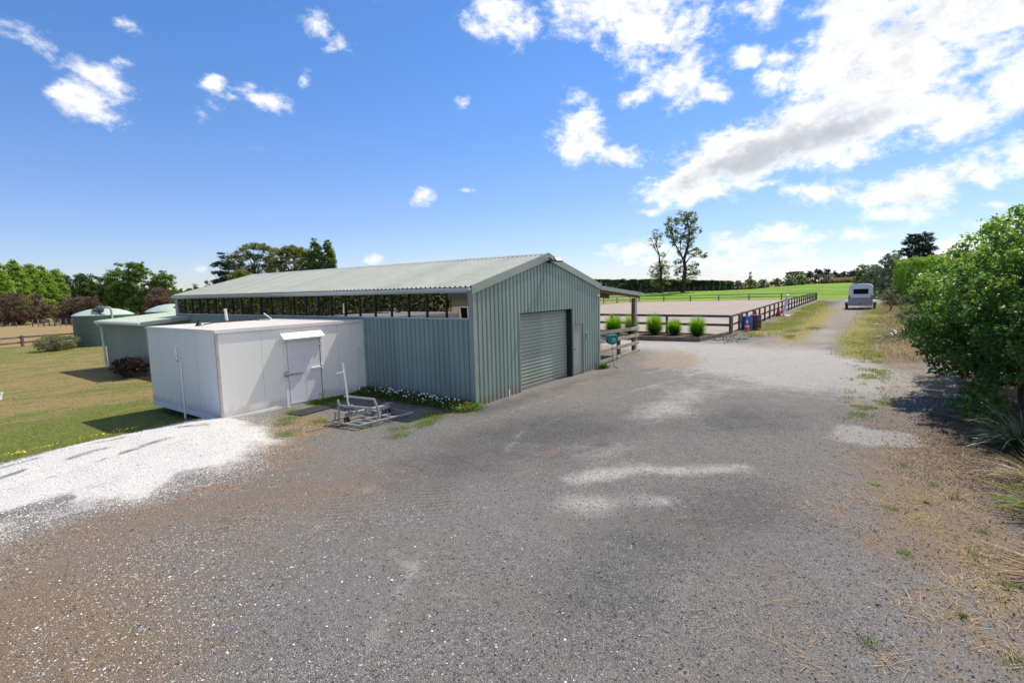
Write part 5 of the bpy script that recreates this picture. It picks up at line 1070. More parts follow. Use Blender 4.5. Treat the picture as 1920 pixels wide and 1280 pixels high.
# the two tall trees beyond the arena
bigL = [(-1.9, 2.2, 17.0, 1.9, 1.9, 1.9), (.3, 0, 18.6, 2.1, 2.1, 1.5), (1.2, -1.6, 18.4, 1.6, 1.6, 1.6), (.6, -1.2, 16.3, 2.0, 2.0, 1.6), (-1.2, 2.4, 14.7, 1.7, 1.7, 1.4), (-.3, .4, 13.9, 1.6, 1.6, 1.2), (.9, -1.6, 13.9, 1.7, 1.7, 1.3), (1.5, -3.4, 15.4, .9, .9, .9), (.7, -2.9, 10.0, 1.9, 1.9, 1.0), (1.6, -4.3, 9.2, 1.2, 1.2, .9), (.2, .8, 10.2, 1.0, 1.0, .8), (.9, -2.4, 5.9, 1.6, 1.6, 1.7), (.4, -3.0, 4.4, 1.2, 1.2, .9), (-.4, .9, 7.0, 1.5, 1.5, 1.3), (.2, -1.2, 11.8, 1.4, 1.4, 1.0), (-.8, 1.6, 12.4, 1.2, 1.2, 1.0), (.3, -.4, 3.2, 1.5, 1.5, 1.0), (-.8, 3.2, 16.2, .9, .9, .9), (.1, .9, 4.5, 1.2, 1.2, 1.5)]
def forked(name, label, x, y, lobes, trunk_paths, leaf, per, cr, nleaf, size, group, seed, aspect=.6):
    rng = np.random.default_rng(seed); g = gz(x, y); t = thing(name, label, 'tree', (x, y, g), group)
    lb = [(x+a, y+b_, g+c_, d, e, f) for a, b_, c_, d, e, f in lobes]
    C_, R_ = lobes_to_clumps(lb, per*1.35, rng, cr, bottom=-1.1); V, F, tn = clump_leaves(C_, R_, nleaf, size, aspect, rng, .7, **FAR)
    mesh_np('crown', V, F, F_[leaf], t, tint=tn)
    mb = MB(); allp = []
    for path, r0, r1 in trunk_paths:
        pts = [np.array((x+a, y+b_, g+c_)) for a, b_, c_ in path]; k = len(pts)
        mb.tube(pts, [r0+(r1-r0)*i/(k-1) for i in range(k)], 9); allp += [(p, r0+(r1-r0)*i/(k-1)) for i, p in enumerate(pts)][1:]
    A = np.array([p for p, _ in allp])
    for q in C_[rng.choice(len(C_), min(90, len(C_)), replace=False)]:
        dd = np.linalg.norm(A-q, axis=1)+np.where(A[:, 2] > q[2], 3, 0); j = int(np.argmin(dd)); p, r = allp[j]
        m_ = (p+q)/2+rng.normal(0, .25, 3)-np.array((0, 0, .15)); mb.tube([p, m_, q], [min(.07, r*.6), .045, .018], 5)
    mb.build('trunk', M['barkdark'], t, smooth=True)
forked('tall_tree', 'taller open tree with a leaning forked trunk beyond the arena', 119.6, 31.6, bigL,
    [([(0, 0, -.3), (.1, -.35, 3), (.15, -.6, 6), (.0, -.3, 8.2), (.3, -.9, 10.5), (.5, -1.4, 13), (.6, -1.3, 16), (.5, -.8, 18.5)], .62, .08), ([(.0, -.35, 8.0), (-.3, .5, 9.6), (-.9, 1.6, 12), (-1.2, 2.2, 14.5), (-1.6, 2.3, 17)], .26, .06), ([(.1, -.5, 7.0), (.5, -1.6, 8.6), (.9, -3.0, 9.8)], .2, .05), ([(.1, -.5, 3.5), (.5, -1.6, 4.6), (.9, -2.4, 6.2)], .2, .05), ([(-.2, .6, 9.7), (-.3, .5, 12), (-.2, .4, 14.5)], .16, .05)],
    'euc', 9, .55, 26, .30, 'pair of tall trees beyond the arena', 100, .55)
smL = [(.1, -.2, 9.6, 1.0, 1.0, .9), (-.1, .8, 2.4, 1.7, 1.7, 1.0), (-.2, .4, 6.3, 2.6, 2.6, 1.6), (0, -.8, 7.2, 1.8, 1.8, 1.2), (-.2, 1.4, 5.0, 1.8, 1.8, 1.3), (.1, -.5, 4.6, 2.0, 2.0, 1.3), (.2, 1.6, 3.2, 1.4, 1.4, 1.0), (0, -1.7, 3.2, 1.3, 1.3, 1.0), (-.3, 2.3, 13.6, 1.2, 1.2, 1.6), (.2, 1.0, 15.3, 1.3, 1.3, 1.4), (.1, .5, 13.4, 1.0, 1.0, 1.2), (0, 1.4, 12, .9, .9, .9)]
forked('tall_tree', 'thinner tree with a bare upper stem left of the leaning one, beyond the arena', 119.6, 37.2, smL,
    [([(0, 0, -.3), (0, -.1, 3), (0, .0, 6), (.05, .4, 8.3), (.1, .5, 10), (-.1, 1.1, 12), (0, 1.0, 15)], .42, .05), ([(.0, .1, 8.0), (.1, -1.2, 9.6), (.2, -2.4, 11.4)], .12, .03), ([(.05, .4, 9.6), (-.2, 1.6, 11.6), (-.3, 2.3, 14)], .12, .04)],
    'euc', 10, .5, 20, .25, 'pair of tall trees beyond the arena', 101, .5)

def hedge(name, label, pts, h_, wd, leaf, per_m, size, seed, flat=True, aspect=.5, cat='hedge', kind=None, jag=.12, base=0, parent=None, group=None, hvar=None):
    """clipped or loose hedge along a polyline: leaves in a skin over a box section, with a twiggy core"""
    rng = np.random.default_rng(seed); P_, O_ = [], []
    for (xa, ya, ha), (xb, yb_, hb) in zip(pts[:-1], pts[1:]):
        L = math.hypot(xb-xa, yb_-ya); n = int(L*per_m); d = np.array((xb-xa, yb_-ya))/L; nv = np.array((-d[1], d[0]))
        t = rng.random(n); hh = ha+(hb-ha)*t
        s_ = fbm(t*L+seed*7, np.zeros(n), 1.0 if jag > .2 else .7); hh = hh*(1+jag*(s_-.5)*2)
        wv = wd*(1+jag*(fbm(t*L+seed*3, np.ones(n)*5, .8)-.5)*2)
        u = rng.random(n); face = np.where(u < .38, 0, np.where(u < .76, 1, np.where(u < .94, 2, 3)))
        z = base+rng.random(n)*(hh-base); a = (rng.random(n)-.5)*2
        off = np.where(face == 0, wv/2, np.where(face == 1, -wv/2, a*wv/2)); z = np.where(face == 2, hh, z)
        dp = np.abs(rng.normal(0, .09*max(wd, .8), n)); off = np.where(face < 2, off-np.sign(off)*dp, off); z = np.where(face == 2, z-np.abs(rng.normal(0, .12, n))+rng.normal(0, .06, n)*jag*8, z)
        rnd_ = np.where((face < 2) & (z > hh*.86), 1, 0); off = off*(1-.22*rnd_)
        x = xa+(xb-xa)*t+nv[0]*off; y = ya+(yb_-ya)*t+nv[1]*off
        P_.append(np.stack([x, y, ground(x, y)+z], -1))
        O_.append(np.stack([nv[0]*np.sign(off)*(face < 2), nv[1]*np.sign(off)*(face < 2), 1.*(face == 2)+.2], -1))
    P_ = np.concatenate(P_); O_ = np.concatenate(O_); b = pts[0]; r = thing(name, label, cat, (b[0], b[1], gz(b[0], b[1])), group)
    V, F = leafmesh(P_, O_, size, aspect, rng, .3, 1.0, .75); tn = np.clip(fbm(P_[:, 0]+P_[:, 2]*.8, P_[:, 1]+P_[:, 2]*.8, 1.0)*1.3-.3+.35*(rng.random(len(P_))-.3), 0, 1)
    mesh_np('foliage', V, F, F_[leaf], r, tint=np.repeat(tn, 4))
    mb = MB()
    for (xa, ya, ha), (xb, yb_, hb) in zip(pts[:-1], pts[1:]):
        n = max(2, int(math.hypot(xb-xa, yb_-ya)/max(.8, wd*.6)))
        for k in range(n):
            t = (k+rng.random())/n; x = xa+(xb-xa)*t; y = ya+(yb_-ya)*t; g = gz(x, y); hh = ha+(hb-ha)*t
            mb.tube([(x, y, g-.05), (x+rng.normal(0, .1), y+rng.normal(0, .1), g+hh*.5), (x+rng.normal(0, .25), y+rng.normal(0, .25), g+hh*.85)], [.07, .05, .02], 5)
    mb.build('stems', M['barkdark'], r); return r
# dark shelter hedge behind the field, scrubby flowering hedge, tall clipped block
hedge('shelter_hedge', 'long dark shelter hedge at the back left of the green field behind the tall trees', [(128, 76, 4.3), (128, 60, 4.5), (129, 46, 3.9), (130.5, 36, 3.2), (131, 27, 2.6), (130.5, 22, 2.2)], 5, 2.2, 'hedgerow', 800, .42, 110, jag=.10)
for i, (x, y, h_, wd, lf, lab) in enumerate([(129.5, 23.6, 2.1, 3.4, 'dark', 'dark shrub at the left end of the flowering row along the field'), (129.5, 20.6, 2.3, 3.0, 'hedgerow', 'scrubby shrub, second from the left in the row along the field'), (129, 17.6, 2.5, 3.4, 'willow', 'rounded green shrub in the left half of the row along the field'), (129, 14.6, 2.3, 3.2, 'silver', 'greyish shrub between the green ones in the row along the field'), (129, 11.8, 2.2, 3.0, 'hedgerow', 'olive shrub at the middle of the row along the field'), (129, 9.0, 2.3, 3.2, 'silver', 'pale flowering shrub right of the middle of the row along the field'), (129, 6.2, 3.0, 2.6, 'willow', 'taller yellow green shrub in front of the dark clipped block'), (129, 3.6, 2.3, 3.0, 'plum', 'reddish shrub right of the tall yellow green one'), (129, 1.2, 2.2, 2.8, 'silver', 'pale shrub at the right end of the row along the field')]):
    tree('field_shrub', lab, 'shrub', x, y, oval(h_, wd, 5, -.15, 20+i), lf, 11, .30, 34, .20, .5, .08, group='shrubs along the back of the field', seed=120+i, nl=6, **FAR)
hedge('clipped_hedge', 'tall dark clipped hedge block standing behind the shrubs at the back of the field', [(150, 12.5, 3.9), (150, 8.2, 3.6)], 4, 4, 'dark', 420, .4, 131, jag=.06)
for i, (x, y, h_, wd) in enumerate([(152, 7.0, 3.0, 2.6), (152, 4.6, 3.2, 2.6), (152, 2.9, 3.4, 2.2), (153, .9, 2.6, 2.6), (153, -1.2, 2.5, 2.6), (153, -3.2, 2.6, 2.6), (153, -5.2, 2.5, 2.6), (153, -7.2, 2.5, 2.6), (153, -9.2, 2.4, 2.6)]):
    tree('far_pine', ['first', 'second', 'third', 'fourth', 'fifth', 'sixth', 'seventh', 'eighth', 'ninth'][i]+' small dark pine from the left on the skyline left of the trailer', 'tree', x, y, [(a, b_, c_+.6, d, e, f) for a, b_, c_, d, e, f in oval(h_, wd, 4, .2, i)], 'pine', 8, .4, 34, .32, .4, .12, group='pines on the skyline', seed=140+i, bark='barkdark', **FAR)
tree('sapling', 'slim lone conifer on the skyline right of the two tall trees', 'tree', 165, 24.5, [(0, 0, 2.2, 1, 1, .9), (0, 0, 3.4, .75, .75, .8), (0, 0, 4.5, .4, .4, .7)], 'pine', 9, .35, 26, .3, .4, .1, seed=152, **FAR)
V = None
# tall dry grass strip behind the field
n = 26000; px_ = RNG.uniform(130.5, 136, n); py_ = np.where(RNG.random(n) < .5, RNG.uniform(-9, 2.5, n), RNG.uniform(14, 56, n)); b0 = np.column_stack([px_, py_, ground(px_, py_)-.02])
V, F, tn = blades(b0, RNG.random(n)*6.28, np.radians(60+28*RNG.random(n)), np.where(py_ < 5, 1.35, .85)*(.6+.6*RNG.random(n)), .05+.03*RNG.random(n), .2+.5*RNG.random(n), 2)
tag(mesh_np('dry_grass', V, F, F_['straw'], loc=b0[0], tint=tn*.75), 'strip of tall dry grass behind the green field', 'grass', None, 'stuff')

# right hand side behind the drive
hedge('conifer_hedge', 'bright green clipped conifer hedge to the right of the trailer', [(62, -11.4, 5.0), (56, -12.0, 4.85), (48, -12.7, 4.75), (40, -13.6, 4.7), (31, -14.8, 4.65), (24, -15.4, 4.6)], 5, 2.6, 'hedge', 2600, .17, 160, jag=.09, aspect=.4)
tree('cypress_tree', 'dark spreading cypress above the bright hedge', 'tree', 112, -14.4, [(0, 0, 7.4, 2.2, 2.2, 1.4), (-.2, -.9, 8.6, 1.6, 1.6, .7), (0, 1.1, 8.3, 1.3, 1.3, .7), (0, -1.9, 6.8, 1.0, 1.0, .8), (0, 1.9, 6.3, 1.0, 1.0, .8), (0, 0, 5.2, 2.4, 2.4, 1.6), (0, .5, 9.4, .9, .9, .4), (0, -1.3, 9.4, .7, .7, .4)], 'pine', 12, .42, 50, .26, .35, .3, seed=161, nl=30, bark='barkdark', flat=.6, **FAR)
for i, (x, y, h_, wd, lf, lab) in enumerate([(90, -8.2, 5.6, 3.8, 'silver', 'grey green shrubby tree directly right of the trailer roof, left one'), (85.5, -9.9, 6.8, 3.6, 'silver', 'taller silvery tree next to the bright hedge'), (104, -6.2, 4.8, 3.2, 'dark', 'dark tree on the skyline just right of the trailer'), (96, -10.6, 7.4, 3.4, 'dark', 'dark tree between the silvery trees and the cypress')]):
    tree('shrub_tree', lab, 'tree', x, y, oval(h_, wd, 6, -.02, 30+i), lf, 8, .42, 40, .22, .5, .14, group='trees right of the trailer', seed=165+i, **FAR)
tree('sapling', 'young yellow green sapling with a bare stem at the right of the trailer', 'tree', 43.6, -9.75, [(0, 0, 1.55, .55, .55, .5), (.1, .2, 1.1, .45, .45, .35), (-.1, -.35, 1.3, .4, .4, .35)], 'greyshrub', 30, .2, 34, .11, .5, .05, seed=170, up=.4, out=.8, rnd=.8)
for i, (x, y, h_, wd, lf, lab) in enumerate([(47, -11.2, 1.5, 2.0, 'silver', 'silvery shrub at the foot of the bright hedge near the trailer'), (38, -11.0, 1.1, 1.8, 'greyshrub', 'low greyish shrub below the middle of the bright hedge'), (30.5, -10.7, 1.25, 1.8, 'greyshrub', 'pale spiky shrub between the sapling and the flax'), (34, -11.6, .9, 1.6, 'plum', 'low purplish shrub at the foot of the hedge'), (25.5, -11.0, 1.1, 1.8, 'silver', 'grey leaved shrub behind the flax'), (53, -10.3, 1.5, 1.8, 'plum', 'dull reddish shrub right behind the trailer'), (57, -9.9, 2.6, 2.0, 'silver', 'pale shrub between the trailer and the hedge end')]):
    tree('verge_shrub', lab, 'shrub', x, y, oval(h_, wd, 6, -.2, 40+i), lf, 22, .20, 34, .11, .4, .05, group='shrubs along the right verge', seed=175+i, nl=10, up=.4, out=.7, rnd=.9)
# left lawn shrubs
tree('lawn_shrub', 'rounded grey green shrub on the lawn in front of the left rail fence', 'shrub', -.5, 37.9, [(0, 0, .55, 1.1, 1.1, .5), (-.5, -.6, .6, .8, .8, .5), (.6, .5, .6, .8, .8, .5), (0, 0, .3, 1.0, 1.0, .28)], 'greyshrub', 45, .19, 40, .10, .35, .06, seed=185, bottom=-1, up=.4, out=.7, rnd=.9)
tree('red_shrub', 'dark reddish shrub against the green pump shed wall', 'shrub', -2.35, 18.0, [(0, 0, .42, .55, .8, .38), (-.1, .6, .48, .4, .5, .38), (-.1, -.55, .5, .4, .5, .4)], 'redleaf', 95, .13, 40, .11, .22, .03, seed=186, bark='barkdark', up=.3, out=.9, rnd=.8)

# the big broad leaved bush at the right edge
B = [(7.6, -11.3, 2.3, 1.9, 1.6, 1.7), (7.0, -10.95, 1.45, 1.3, 1.3, .95), (8.8, -12.1, 3.2, 2.0, 1.8, 1.6), (6.0, -12.0, 3.0, 2.0, 1.7, 1.8), (4.6, -12.1, 2.7, 1.7, 1.4, 1.7), (6.8, -12.8, 4.0, 1.9, 1.6, 1.3), (5.2, -12.7, 4.2, 1.5, 1.3, 1.1), (5.6, -11.3, 1.7, 1.4, 1.1, .9), (4.4, -11.7, 1.6, 1.2, .9, .8), (7.0, -10.75, 2.3, 1.3, 1.1, 1.2), (10.5, -11.8, 1.9, 1.8, 1.6, 1.6), (3.2, -12.6, 2.8, 1.5, 1.2, 1.9), (3.9, -12.4, 4.1, 1.2, 1.0, 1.0), (9.6, -11.2, 1.5, 1.2, 1.0, 1.0)]
rng = np.random.default_rng(200); g = gz(6, -12.3)
bb = thing('broadleaf_bush', 'big glossy broad leaved green bush overhanging the yard at the right edge', 'bush', (6, -12.3, g))
C_, R_ = lobes_to_clumps(B, 46, rng, .26, bottom=-1.1)
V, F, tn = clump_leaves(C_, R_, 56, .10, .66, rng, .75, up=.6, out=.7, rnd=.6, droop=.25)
sick = np.repeat(rng.random(len(F)) < .012, 4)
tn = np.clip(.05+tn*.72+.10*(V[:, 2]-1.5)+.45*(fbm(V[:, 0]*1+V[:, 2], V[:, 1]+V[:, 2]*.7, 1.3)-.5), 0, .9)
tn = np.where(sick, np.repeat(.95+.05*rng.random(len(F)), 4), tn)
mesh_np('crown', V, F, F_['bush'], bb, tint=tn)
mb = limbs((6.2, -12.4, g-.1), (6.4, -12.6, 3.2), C_, .14, rng, nmax=70, wob=.15)
for a_, b_ in ((5.2, -12.2), (7.2, -12.1), (6.6, -11.9)): mb.tube([(a_, b_, g-.1), (a_+.2, b_+.1, 1.0), (a_+.1, b_, 2.3)], [.06, .045, .02], 6)
mb.build('trunk', M['bark'], bb, smooth=True)
# low suckers under the bush
tree('sucker_shrub', 'low shaded broad leaved suckers on the ground below the big bush', 'shrub', 4.6, -10.75, [(0, 0, .38, .55, .4, .3), (.5, -.2, .42, .5, .4, .32), (-.5, -.15, .3, .35, .35, .22)], 'bush', 90, .14, 22, .085, .6, .03, seed=201, nl=20, up=.6, out=.6, rnd=.6)
def strap(name, label, x, y, n, L, wd, seed, leaf='flax', el=(25, 85), curve=(.5, 1.5), r=.15, group='strap leaved clumps on the right verge', dead=0):
    rg = np.random.default_rng(seed); g = gz(x, y); az = rg.random(n)*2*np.pi; q = r*np.sqrt(rg.random(n))
    base = np.column_stack([x+np.cos(az)*q, y+np.sin(az)*q, np.full(n, g)])
    V, F, tn = blades(base, az+rg.normal(0, .3, n), np.radians(rg.uniform(*el, n)), L*(.6+.5*rg.random(n)), np.full(n, wd)*(.7+.5*rg.random(n)), rg.uniform(*curve, n), 6, np.clip(rg.random(n)**1.3, 0, 1), rg, rg.normal(0, .5, n))
    V[:, 2] = np.maximum(V[:, 2], ground(V[:, 0], V[:, 1])+.012)
    o = mesh_np(name, V, F, F_[leaf], loc=(x, y, g), tint=tn); return tag(o, label, 'plant', group)
strap('flax_plant', 'arching grey green flax clump at the left foot of the big bush', 21.0, -10.0, 120, 1.7, .075, 210, el=(30, 82), curve=(.9, 1.9))
strap('flax_plant', 'second flax clump just behind the arching one, half hidden by the big bush', 24.4, -11.2, 90, 1.6, .07, 211)
strap('flax_plant', 'grassy blue green clump in the shade right of the bush suckers', 2.3, -11.22, 260, 1.25, .028, 212, curve=(.6, 1.9))
strap('flax_plant', 'green strap leaved clump at the right photo edge above the dry straw', -1.2, -11.02, 150, .95, .035, 213, 'weed', curve=(.7, 2.0))
strap('straw_clump', 'tan dead straw clump at the right photo edge between the two green ones', 0.3, -11.15, 160, .95, .022, 214, 'straw', (5, 70), (.5, 1.6))
strap('straw_clump', 'flattened heap of dead straw low at the right photo edge', -3.1, -10.85, 260, .8, .018, 215, 'straw', (0, 35), (.1, .8), .35)
strap('straw_clump', 'dark tangled dead stems at the right photo edge beside the flattened straw', -2.6, -11.2, 200, .75, .022, 216, 'litter', (5, 60), (.3, 1.2), .4)
for i, (x, y, n_, L, lf, lab) in enumerate([(-3.95, -10.55, 60, .3, 'straw', 'small tan dry tuft low on the right verge near the photo edge'), (-1.0, -9.95, 60, .28, 'straw', 'pale dry tuft where the verge meets the shade of the bush')]):
    strap('dry_tuft', lab, x, y, n_, L, .008, 230+i, lf, (20, 85), (.3, 1.2), .06, 'dry tufts on the right verge')

# ---------------------------------------------------------------- litter, weeds, flowers, lawn blades
def scatter_straw():
    n = 20000; t = RNG.random(n); x = -7.2+9.5*t; yc = -10.35+.55*np.sin(t*3.0)+.45*t
    y = yc+RNG.normal(0, .75, n)+(RNG.random(n) < .25)*RNG.normal(.6, .8, n)
    keep = (fbm(x, y, 1.1) > .45) & (y > -12.6)
    x, y = x[keep], y[keep]; n = len(x)
    b0 = np.column_stack([x, y, ground(x, y)+.004]); tuf = RNG.integers(0, 60, n); tcx = RNG.uniform(-6.8, 1.5, 60)[tuf]; tcy = (-10.1+.08*(tcx+3)+RNG.normal(0, .5, 60)[tuf]); inT = RNG.random(n) < .38; x = np.where(inT, tcx+RNG.normal(0, .10, n), x); y = np.where(inT, tcy+RNG.normal(0, .08, n), y); b0 = np.column_stack([x, y, ground(x, y)+.004]); az = np.where(inT, RNG.random(n)*6.28, RNG.normal(2.6, 1.1, n))
    V, F, tn = blades(b0, az, np.radians(RNG.uniform(-1, 14, n)), .06+.22*RNG.random(n)**2, .0035+.005*RNG.random(n), RNG.normal(.1, .25, n), 2)
    V[:, 2] = np.maximum(V[:, 2], ground(V[:, 0], V[:, 1])+.003)
    tag(mesh_np('straw_litter', V, F, F_['straw'], loc=b0[0], tint=tn), 'dry straw strewn over the right verge', 'straw', None, 'stuff')
    n = 20000; x = np.where(RNG.random(n) < .6, RNG.uniform(-.5, 7, n), RNG.uniform(-6, 12, n)); y = np.where(x > -.5, RNG.normal(-10.7, .8, n), RNG.normal(-10.6, .8, n)); y = np.maximum(y, -13)
    P = np.column_stack([x, y, ground(x, y)+.008+.02*RNG.random(n)])
    V, F = leafmesh(P, np.tile((0, 0, 1.), (n, 1)), .036, .45, RNG, 1.2, 0, .5)
    tag(mesh_np('leaf_litter', V, F, F_['litter'], loc=P[0], tint=np.repeat(RNG.random(n)**1.4, 4)), 'fallen brown leaves under and around the big bush', 'leaf litter', None, 'stuff')
scatter_straw()
def grass_patch(name, label, n, xy, L, wd, leaf, tintf=None, el=(35, 88), kind='stuff', cat='grass'):
    x, y = xy(n); b0 = np.column_stack([x, y, ground(x, y)-.003]); n = len(x)
    V, F, tn = blades(b0, RNG.random(n)*6.28, np.radians(RNG.uniform(*el, n)), L*(.5+.8*RNG.random(n)), wd*(.6+.8*RNG.random(n)), .2+.9*RNG.random(n), 2, tintf(x, y) if tintf is not None else None)
    return tag(mesh_np(name, V, F, F_[leaf], loc=b0[0], tint=tn), label, cat, None, kind)
def lawn_xy(n):
    y = 5.2+34*RNG.random(n)**1.7; x = RNG.uniform(-12.5, 3, n); k = (sdpoly(LAWN, x, y) > -.08) & ~((x > -4.62) & (y < 9.1)) & ~((x > -1.8) & (y < 23)) & (x > -11.5+.14*(y-5)); return x[k], y[k]
def lawn_t(x, y): return np.clip(.15+.75*np.interp(y, [5, 9, 14, 22, 30, 38], [.36, .36, .8, .85, .7, .5])*(.4+1.2*fbm(x, y*1.6, .9))+.25*(RNG.random(len(x))-.5), 0, 1)
grass_patch('lawn_grass', 'short patchy grass of the lawn', 70000, lawn_xy, .075, .012, 'grass', lawn_t, (30, 85))
def verge_xy(n):
    u = RNG.random(n); a = u < .5
    x = np.where(a, RNG.uniform(14, 60, n), RNG.uniform(21, 75, n)); y = np.where(a, -9.3+RNG.normal(0, .75, n), -2.75+RNG.normal(0, .55, n)-np.abs(RNG.normal(0, .6, n)))
    y = np.where(a, np.minimum(y, -7.4), np.minimum(y, -2.0)); k = fbm(x, y, .5) > .42; return x[k], y[k]
grass_patch('verge_grass', 'long yellowish grass along both edges of the drive', 45000, verge_xy, .28, .016, 'grass', lambda x, y: np.clip(.35+.75*RNG.random(len(x))*fbm(x, y, .4)*1.4, 0, 1))
def verge2(n):
    x = RNG.uniform(13, 58, n); y = -10.0+RNG.normal(0, .6, n)-.25*RNG.random(n); return x, y
grass_patch('tall_verge_grass', 'tall straw coloured grass at the foot of the hedge right of the drive', 11000, verge2, .55, .014, 'straw')
def wk(n):
    t = RNG.random(n); c_ = np.array([(14.6, -8.6), (17, -8.3), (20, -8.1), (12.5, -8.8), (10.6, -9.0), (8.6, -8.7), (5.8, -8.9), (4.6, -8.7), (22, -5.0), (25, -4.6), (28, -5.6), (33, -4.2)]); i = RNG.integers(0, len(c_), n)
    x = c_[i, 0]+RNG.normal(0, 1.0, n); y = c_[i, 1]+RNG.normal(0, .28, n); k = fbm(x, y, 1.6) > .5; return x[k], y[k]
grass_patch('drive_weeds', 'low green weeds growing through the gravel of the drive', 24000, wk, .085, .012, 'grass', lambda x, y: .2+.5*RNG.random(len(x)))
def sm(n):
    c_ = np.array([(-1.5, -9.6), (-2.0, -9.2), (-3.0, -9.95), (-3.6, -10.2), (-2.2, -10.1), (-4.5, -9.7), (-5.0, -10.0), (.2, -9.4), (-1.1, -9.0), (-.6, -9.75), (-4.0, -10.6), (-5.4, -9.0), (-3.4, -9.3)]); i = RNG.integers(0, len(c_), n)
    return c_[i, 0]+RNG.normal(0, .055, n)*(.4+1.2*((i*37) % 5)/4), c_[i, 1]+RNG.normal(0, .05, n)*(.4+1.2*((i*23) % 5)/4)
grass_patch('verge_weeds', 'small green weed tufts dotted over the right verge', 1500, sm, .05, .007, 'weed', lambda x, y: .2+.6*RNG.random(len(x)))
def dw(n):
    c_ = np.array([(-3.1, 3.9), (-2.0, 3.6), (-3.3, 2.3), (-3.9, 2.9), (-4.4, 2.0), (-2.9, 1.0), (-2.7, .1), (-2.2, -.2), (-1.9, -.05), (-3.1, -.35), (-1.5, .1), (-1.2, .4), (-3.6, 3.3)]); i = RNG.integers(0, len(c_), n)
    return c_[i, 0]+RNG.normal(0, .17, n), c_[i, 1]+RNG.normal(0, .13, n)
grass_patch('yard_weeds', 'thin weeds and dry grass around the steel frame and mat', 4200, dw, .10, .008, 'weed', lambda x, y: .25+.75*RNG.random(len(x)))
grass_patch('yard_straw', 'matted dry grass on the ground left of the steel frame', 6500, lambda n: (RNG.normal(-3.6, .55, n), RNG.normal(2.5, .75, n)), .09, .007, 'straw', None, (0, 40))
grass_patch('wall_weeds', 'fresh green weed at the foot of the barn corner by the yard fence', 500, lambda n: (RNG.normal(7.75, .12, n), RNG.normal(-.12, .1, n)), .20, .02, 'weed')
grass_patch('bed_grass', 'dry tufts at the foot of the near arena posts', 1500, lambda n: (RNG.normal(22.6, .7, n), RNG.normal(-1.95, .2, n)), .22, .012, 'straw')
grass_patch('wall_grass', 'green weeds along the foot of the cool store right of its door', 3500, lambda n: (RNG.uniform(-2.3, -.05, n), 4.55-np.abs(RNG.normal(0, .28, n))), .12, .012, 'weed', lambda x, y: .1+.5*RNG.random(len(x)))
# daisies along the barn wall
n = 15000; y_ = RNG.uniform(-.15, 4.5, n); x_ = -.10-np.abs(RNG.normal(0, .28, n))-.25*RNG.random(n)*(fbm(y_, y_*0, 1.5)); hgt = .19*(.35+1.1*fbm(y_*1.0, x_, 1.8))*np.clip(1.15-np.abs(x_+.25)*1.2, .25, 1)
P = np.column_stack([x_, y_, ground(x_, y_)+hgt*RNG.random(n)**.6]); V, F = leafmesh(P, np.tile((-.3, 0, 1.), (n, 1)), .055, .4, RNG, .6, .4, .7)
db = tag(mesh_np('daisy_bed', V, F, F_['dark'], loc=(-.3, 2, 0), tint=np.repeat(np.clip(RNG.random(n)*.9, 0, 1), 4)), 'strip of white daisies along the shaded barn wall', 'flowers', None, 'stuff')
def heads(k, xs, ys, zs, r, mat, parent, name):
    V = []; F = []; 
    for i in range(k):
        nrm = unit(np.array((-.45, -.35, .9))+RNG.normal(0, .35, 3)); a = unit(np.cross(nrm, (0.3, 1, .1))); b_ = np.cross(nrm, a); q = r*(.7+.5*RNG.random()); m_ = 8
        V += [np.array((xs[i], ys[i], zs[i]))+(a*math.cos(t)+b_*math.sin(t))*q*(1 if j % 2 else .72) for j, t in enumerate(np.linspace(0, 2*math.pi, m_, endpoint=False))]; F.append(list(range(i*m_, (i+1)*m_)))
    return mesh_np(name, np.array(V), np.array(F), mat, parent)
k = 130; ys = np.concatenate([RNG.uniform(.3, 3.3, 105), RNG.uniform(3.3, 4.5, 25)]); xs = -.22-np.abs(RNG.normal(0, .16, k)); zs = ground(xs, ys)+.12+.13*RNG.random(k)
heads(k, xs, ys, zs, .026, M['flower_w'], db, 'daisy_heads')
k = 110; ys = np.concatenate([RNG.uniform(-.15, .45, 70), RNG.uniform(.4, 4.2, 40)]); xs = -.25-np.abs(RNG.normal(0, .32, k)); zs = ground(xs, ys)+.08+.12*RNG.random(k)
heads(k, xs, ys, zs, .016, M['flower_y'], db, 'yellow_heads')
n = 3500; yy = RNG.normal(.05, .22, n); xx = -.35+RNG.normal(0, .22, n); P = np.column_stack([xx, yy, ground(xx, yy)+.16*RNG.random(n)]); V, F = leafmesh(P, np.tile((0, 0, 1.), (n, 1)), .05, .4, RNG, .6, .4, .7)
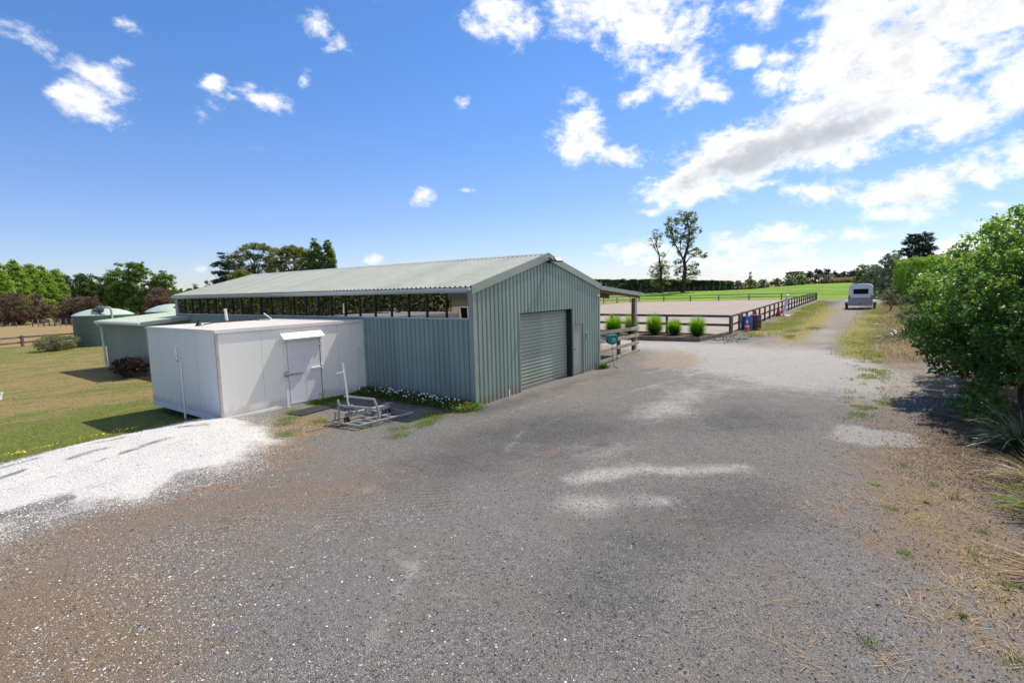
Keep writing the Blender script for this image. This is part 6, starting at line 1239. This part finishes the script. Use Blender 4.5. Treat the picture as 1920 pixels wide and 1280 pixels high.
mesh_np('weed_leaves', V, F, F_['weed'], db, tint=np.repeat(RNG.random(n), 4))
# buttercups at the lawn edge beside the heap
k = 70; t_ = np.array([.05, .12, .3, .55, .62, .8])[RNG.integers(0, 6, k)]+RNG.normal(0, .03, k); xs = -8.6+3.2*t_+RNG.normal(0, .1, k); ys = 5.85+.75*t_+np.abs(RNG.normal(0, .30, k)); bt = tag(bpy.data.objects.new('buttercups', None), 'yellow flowers dotted along the lawn edge by the white gravel', 'flowers', None, 'stuff')
COL.objects.link(bt); LOC[bt.name] = np.zeros(3)
heads(k, xs, ys, ground(xs, ys)+.05+.05*RNG.random(k), .022, M['flower_y'], bt, 'flower_heads')

# ---------------------------------------------------------------- what the dark windows mirror: the house and trees left of the view
ho = thing('house', 'cream house with a dark roof mirrored in the barn windows', 'house', (-30, 18, -.28))
mb = MB(); mb.box(-35, -26, 9, 24.6, -.4, 2.75); mb.build('wall', M['cream'], ho)
mb = MB(); mb.add([(-25.4, 8.6, 2.6), (-25.4, 25, 2.6), (-30.5, 25, 4.6), (-30.5, 8.6, 4.6), (-35.6, 8.6, 2.6), (-35.6, 25, 2.6)], [(0, 1, 2, 3), (3, 2, 5, 4), (0, 3, 4), (1, 5, 2)]); mb.build('roof', M['houseroof'], ho)
for y in (23.0, 21.3, 18, 14):
    mb = MB(); mb.box(-26.05, -25.96, y-.5, y+.5, .55, 1.7); wn = mb.build('window', M['whitetrim'], ho)
    mb = MB(); mb.box(-25.97, -25.94, y-.42, y+.42, .62, 1.62); mb.build('pane', M['tintglass'], wn)
hedge('garden_hedge', 'tall dark evergreen hedge mirrored in the barn windows', [(-27, 26.5, 6.5), (-26, 45, 7.5), (-24, 70, 8), (-20, 110, 9)], 6, 4, 'hedgerow', 700, .38, 320, jag=.2)
# distant shelter belts closing the view to the horizon
hedge('far_wood', 'far off dark shelter belt on the horizon behind the left trees', [(-60, 190, 5), (10, 230, 7), (80, 240, 6.5), (160, 215, 7), (230, 150, 7)], 6, 8, 'dark', 130, 1.0, 330, jag=.3, kind='stuff', cat='wood')
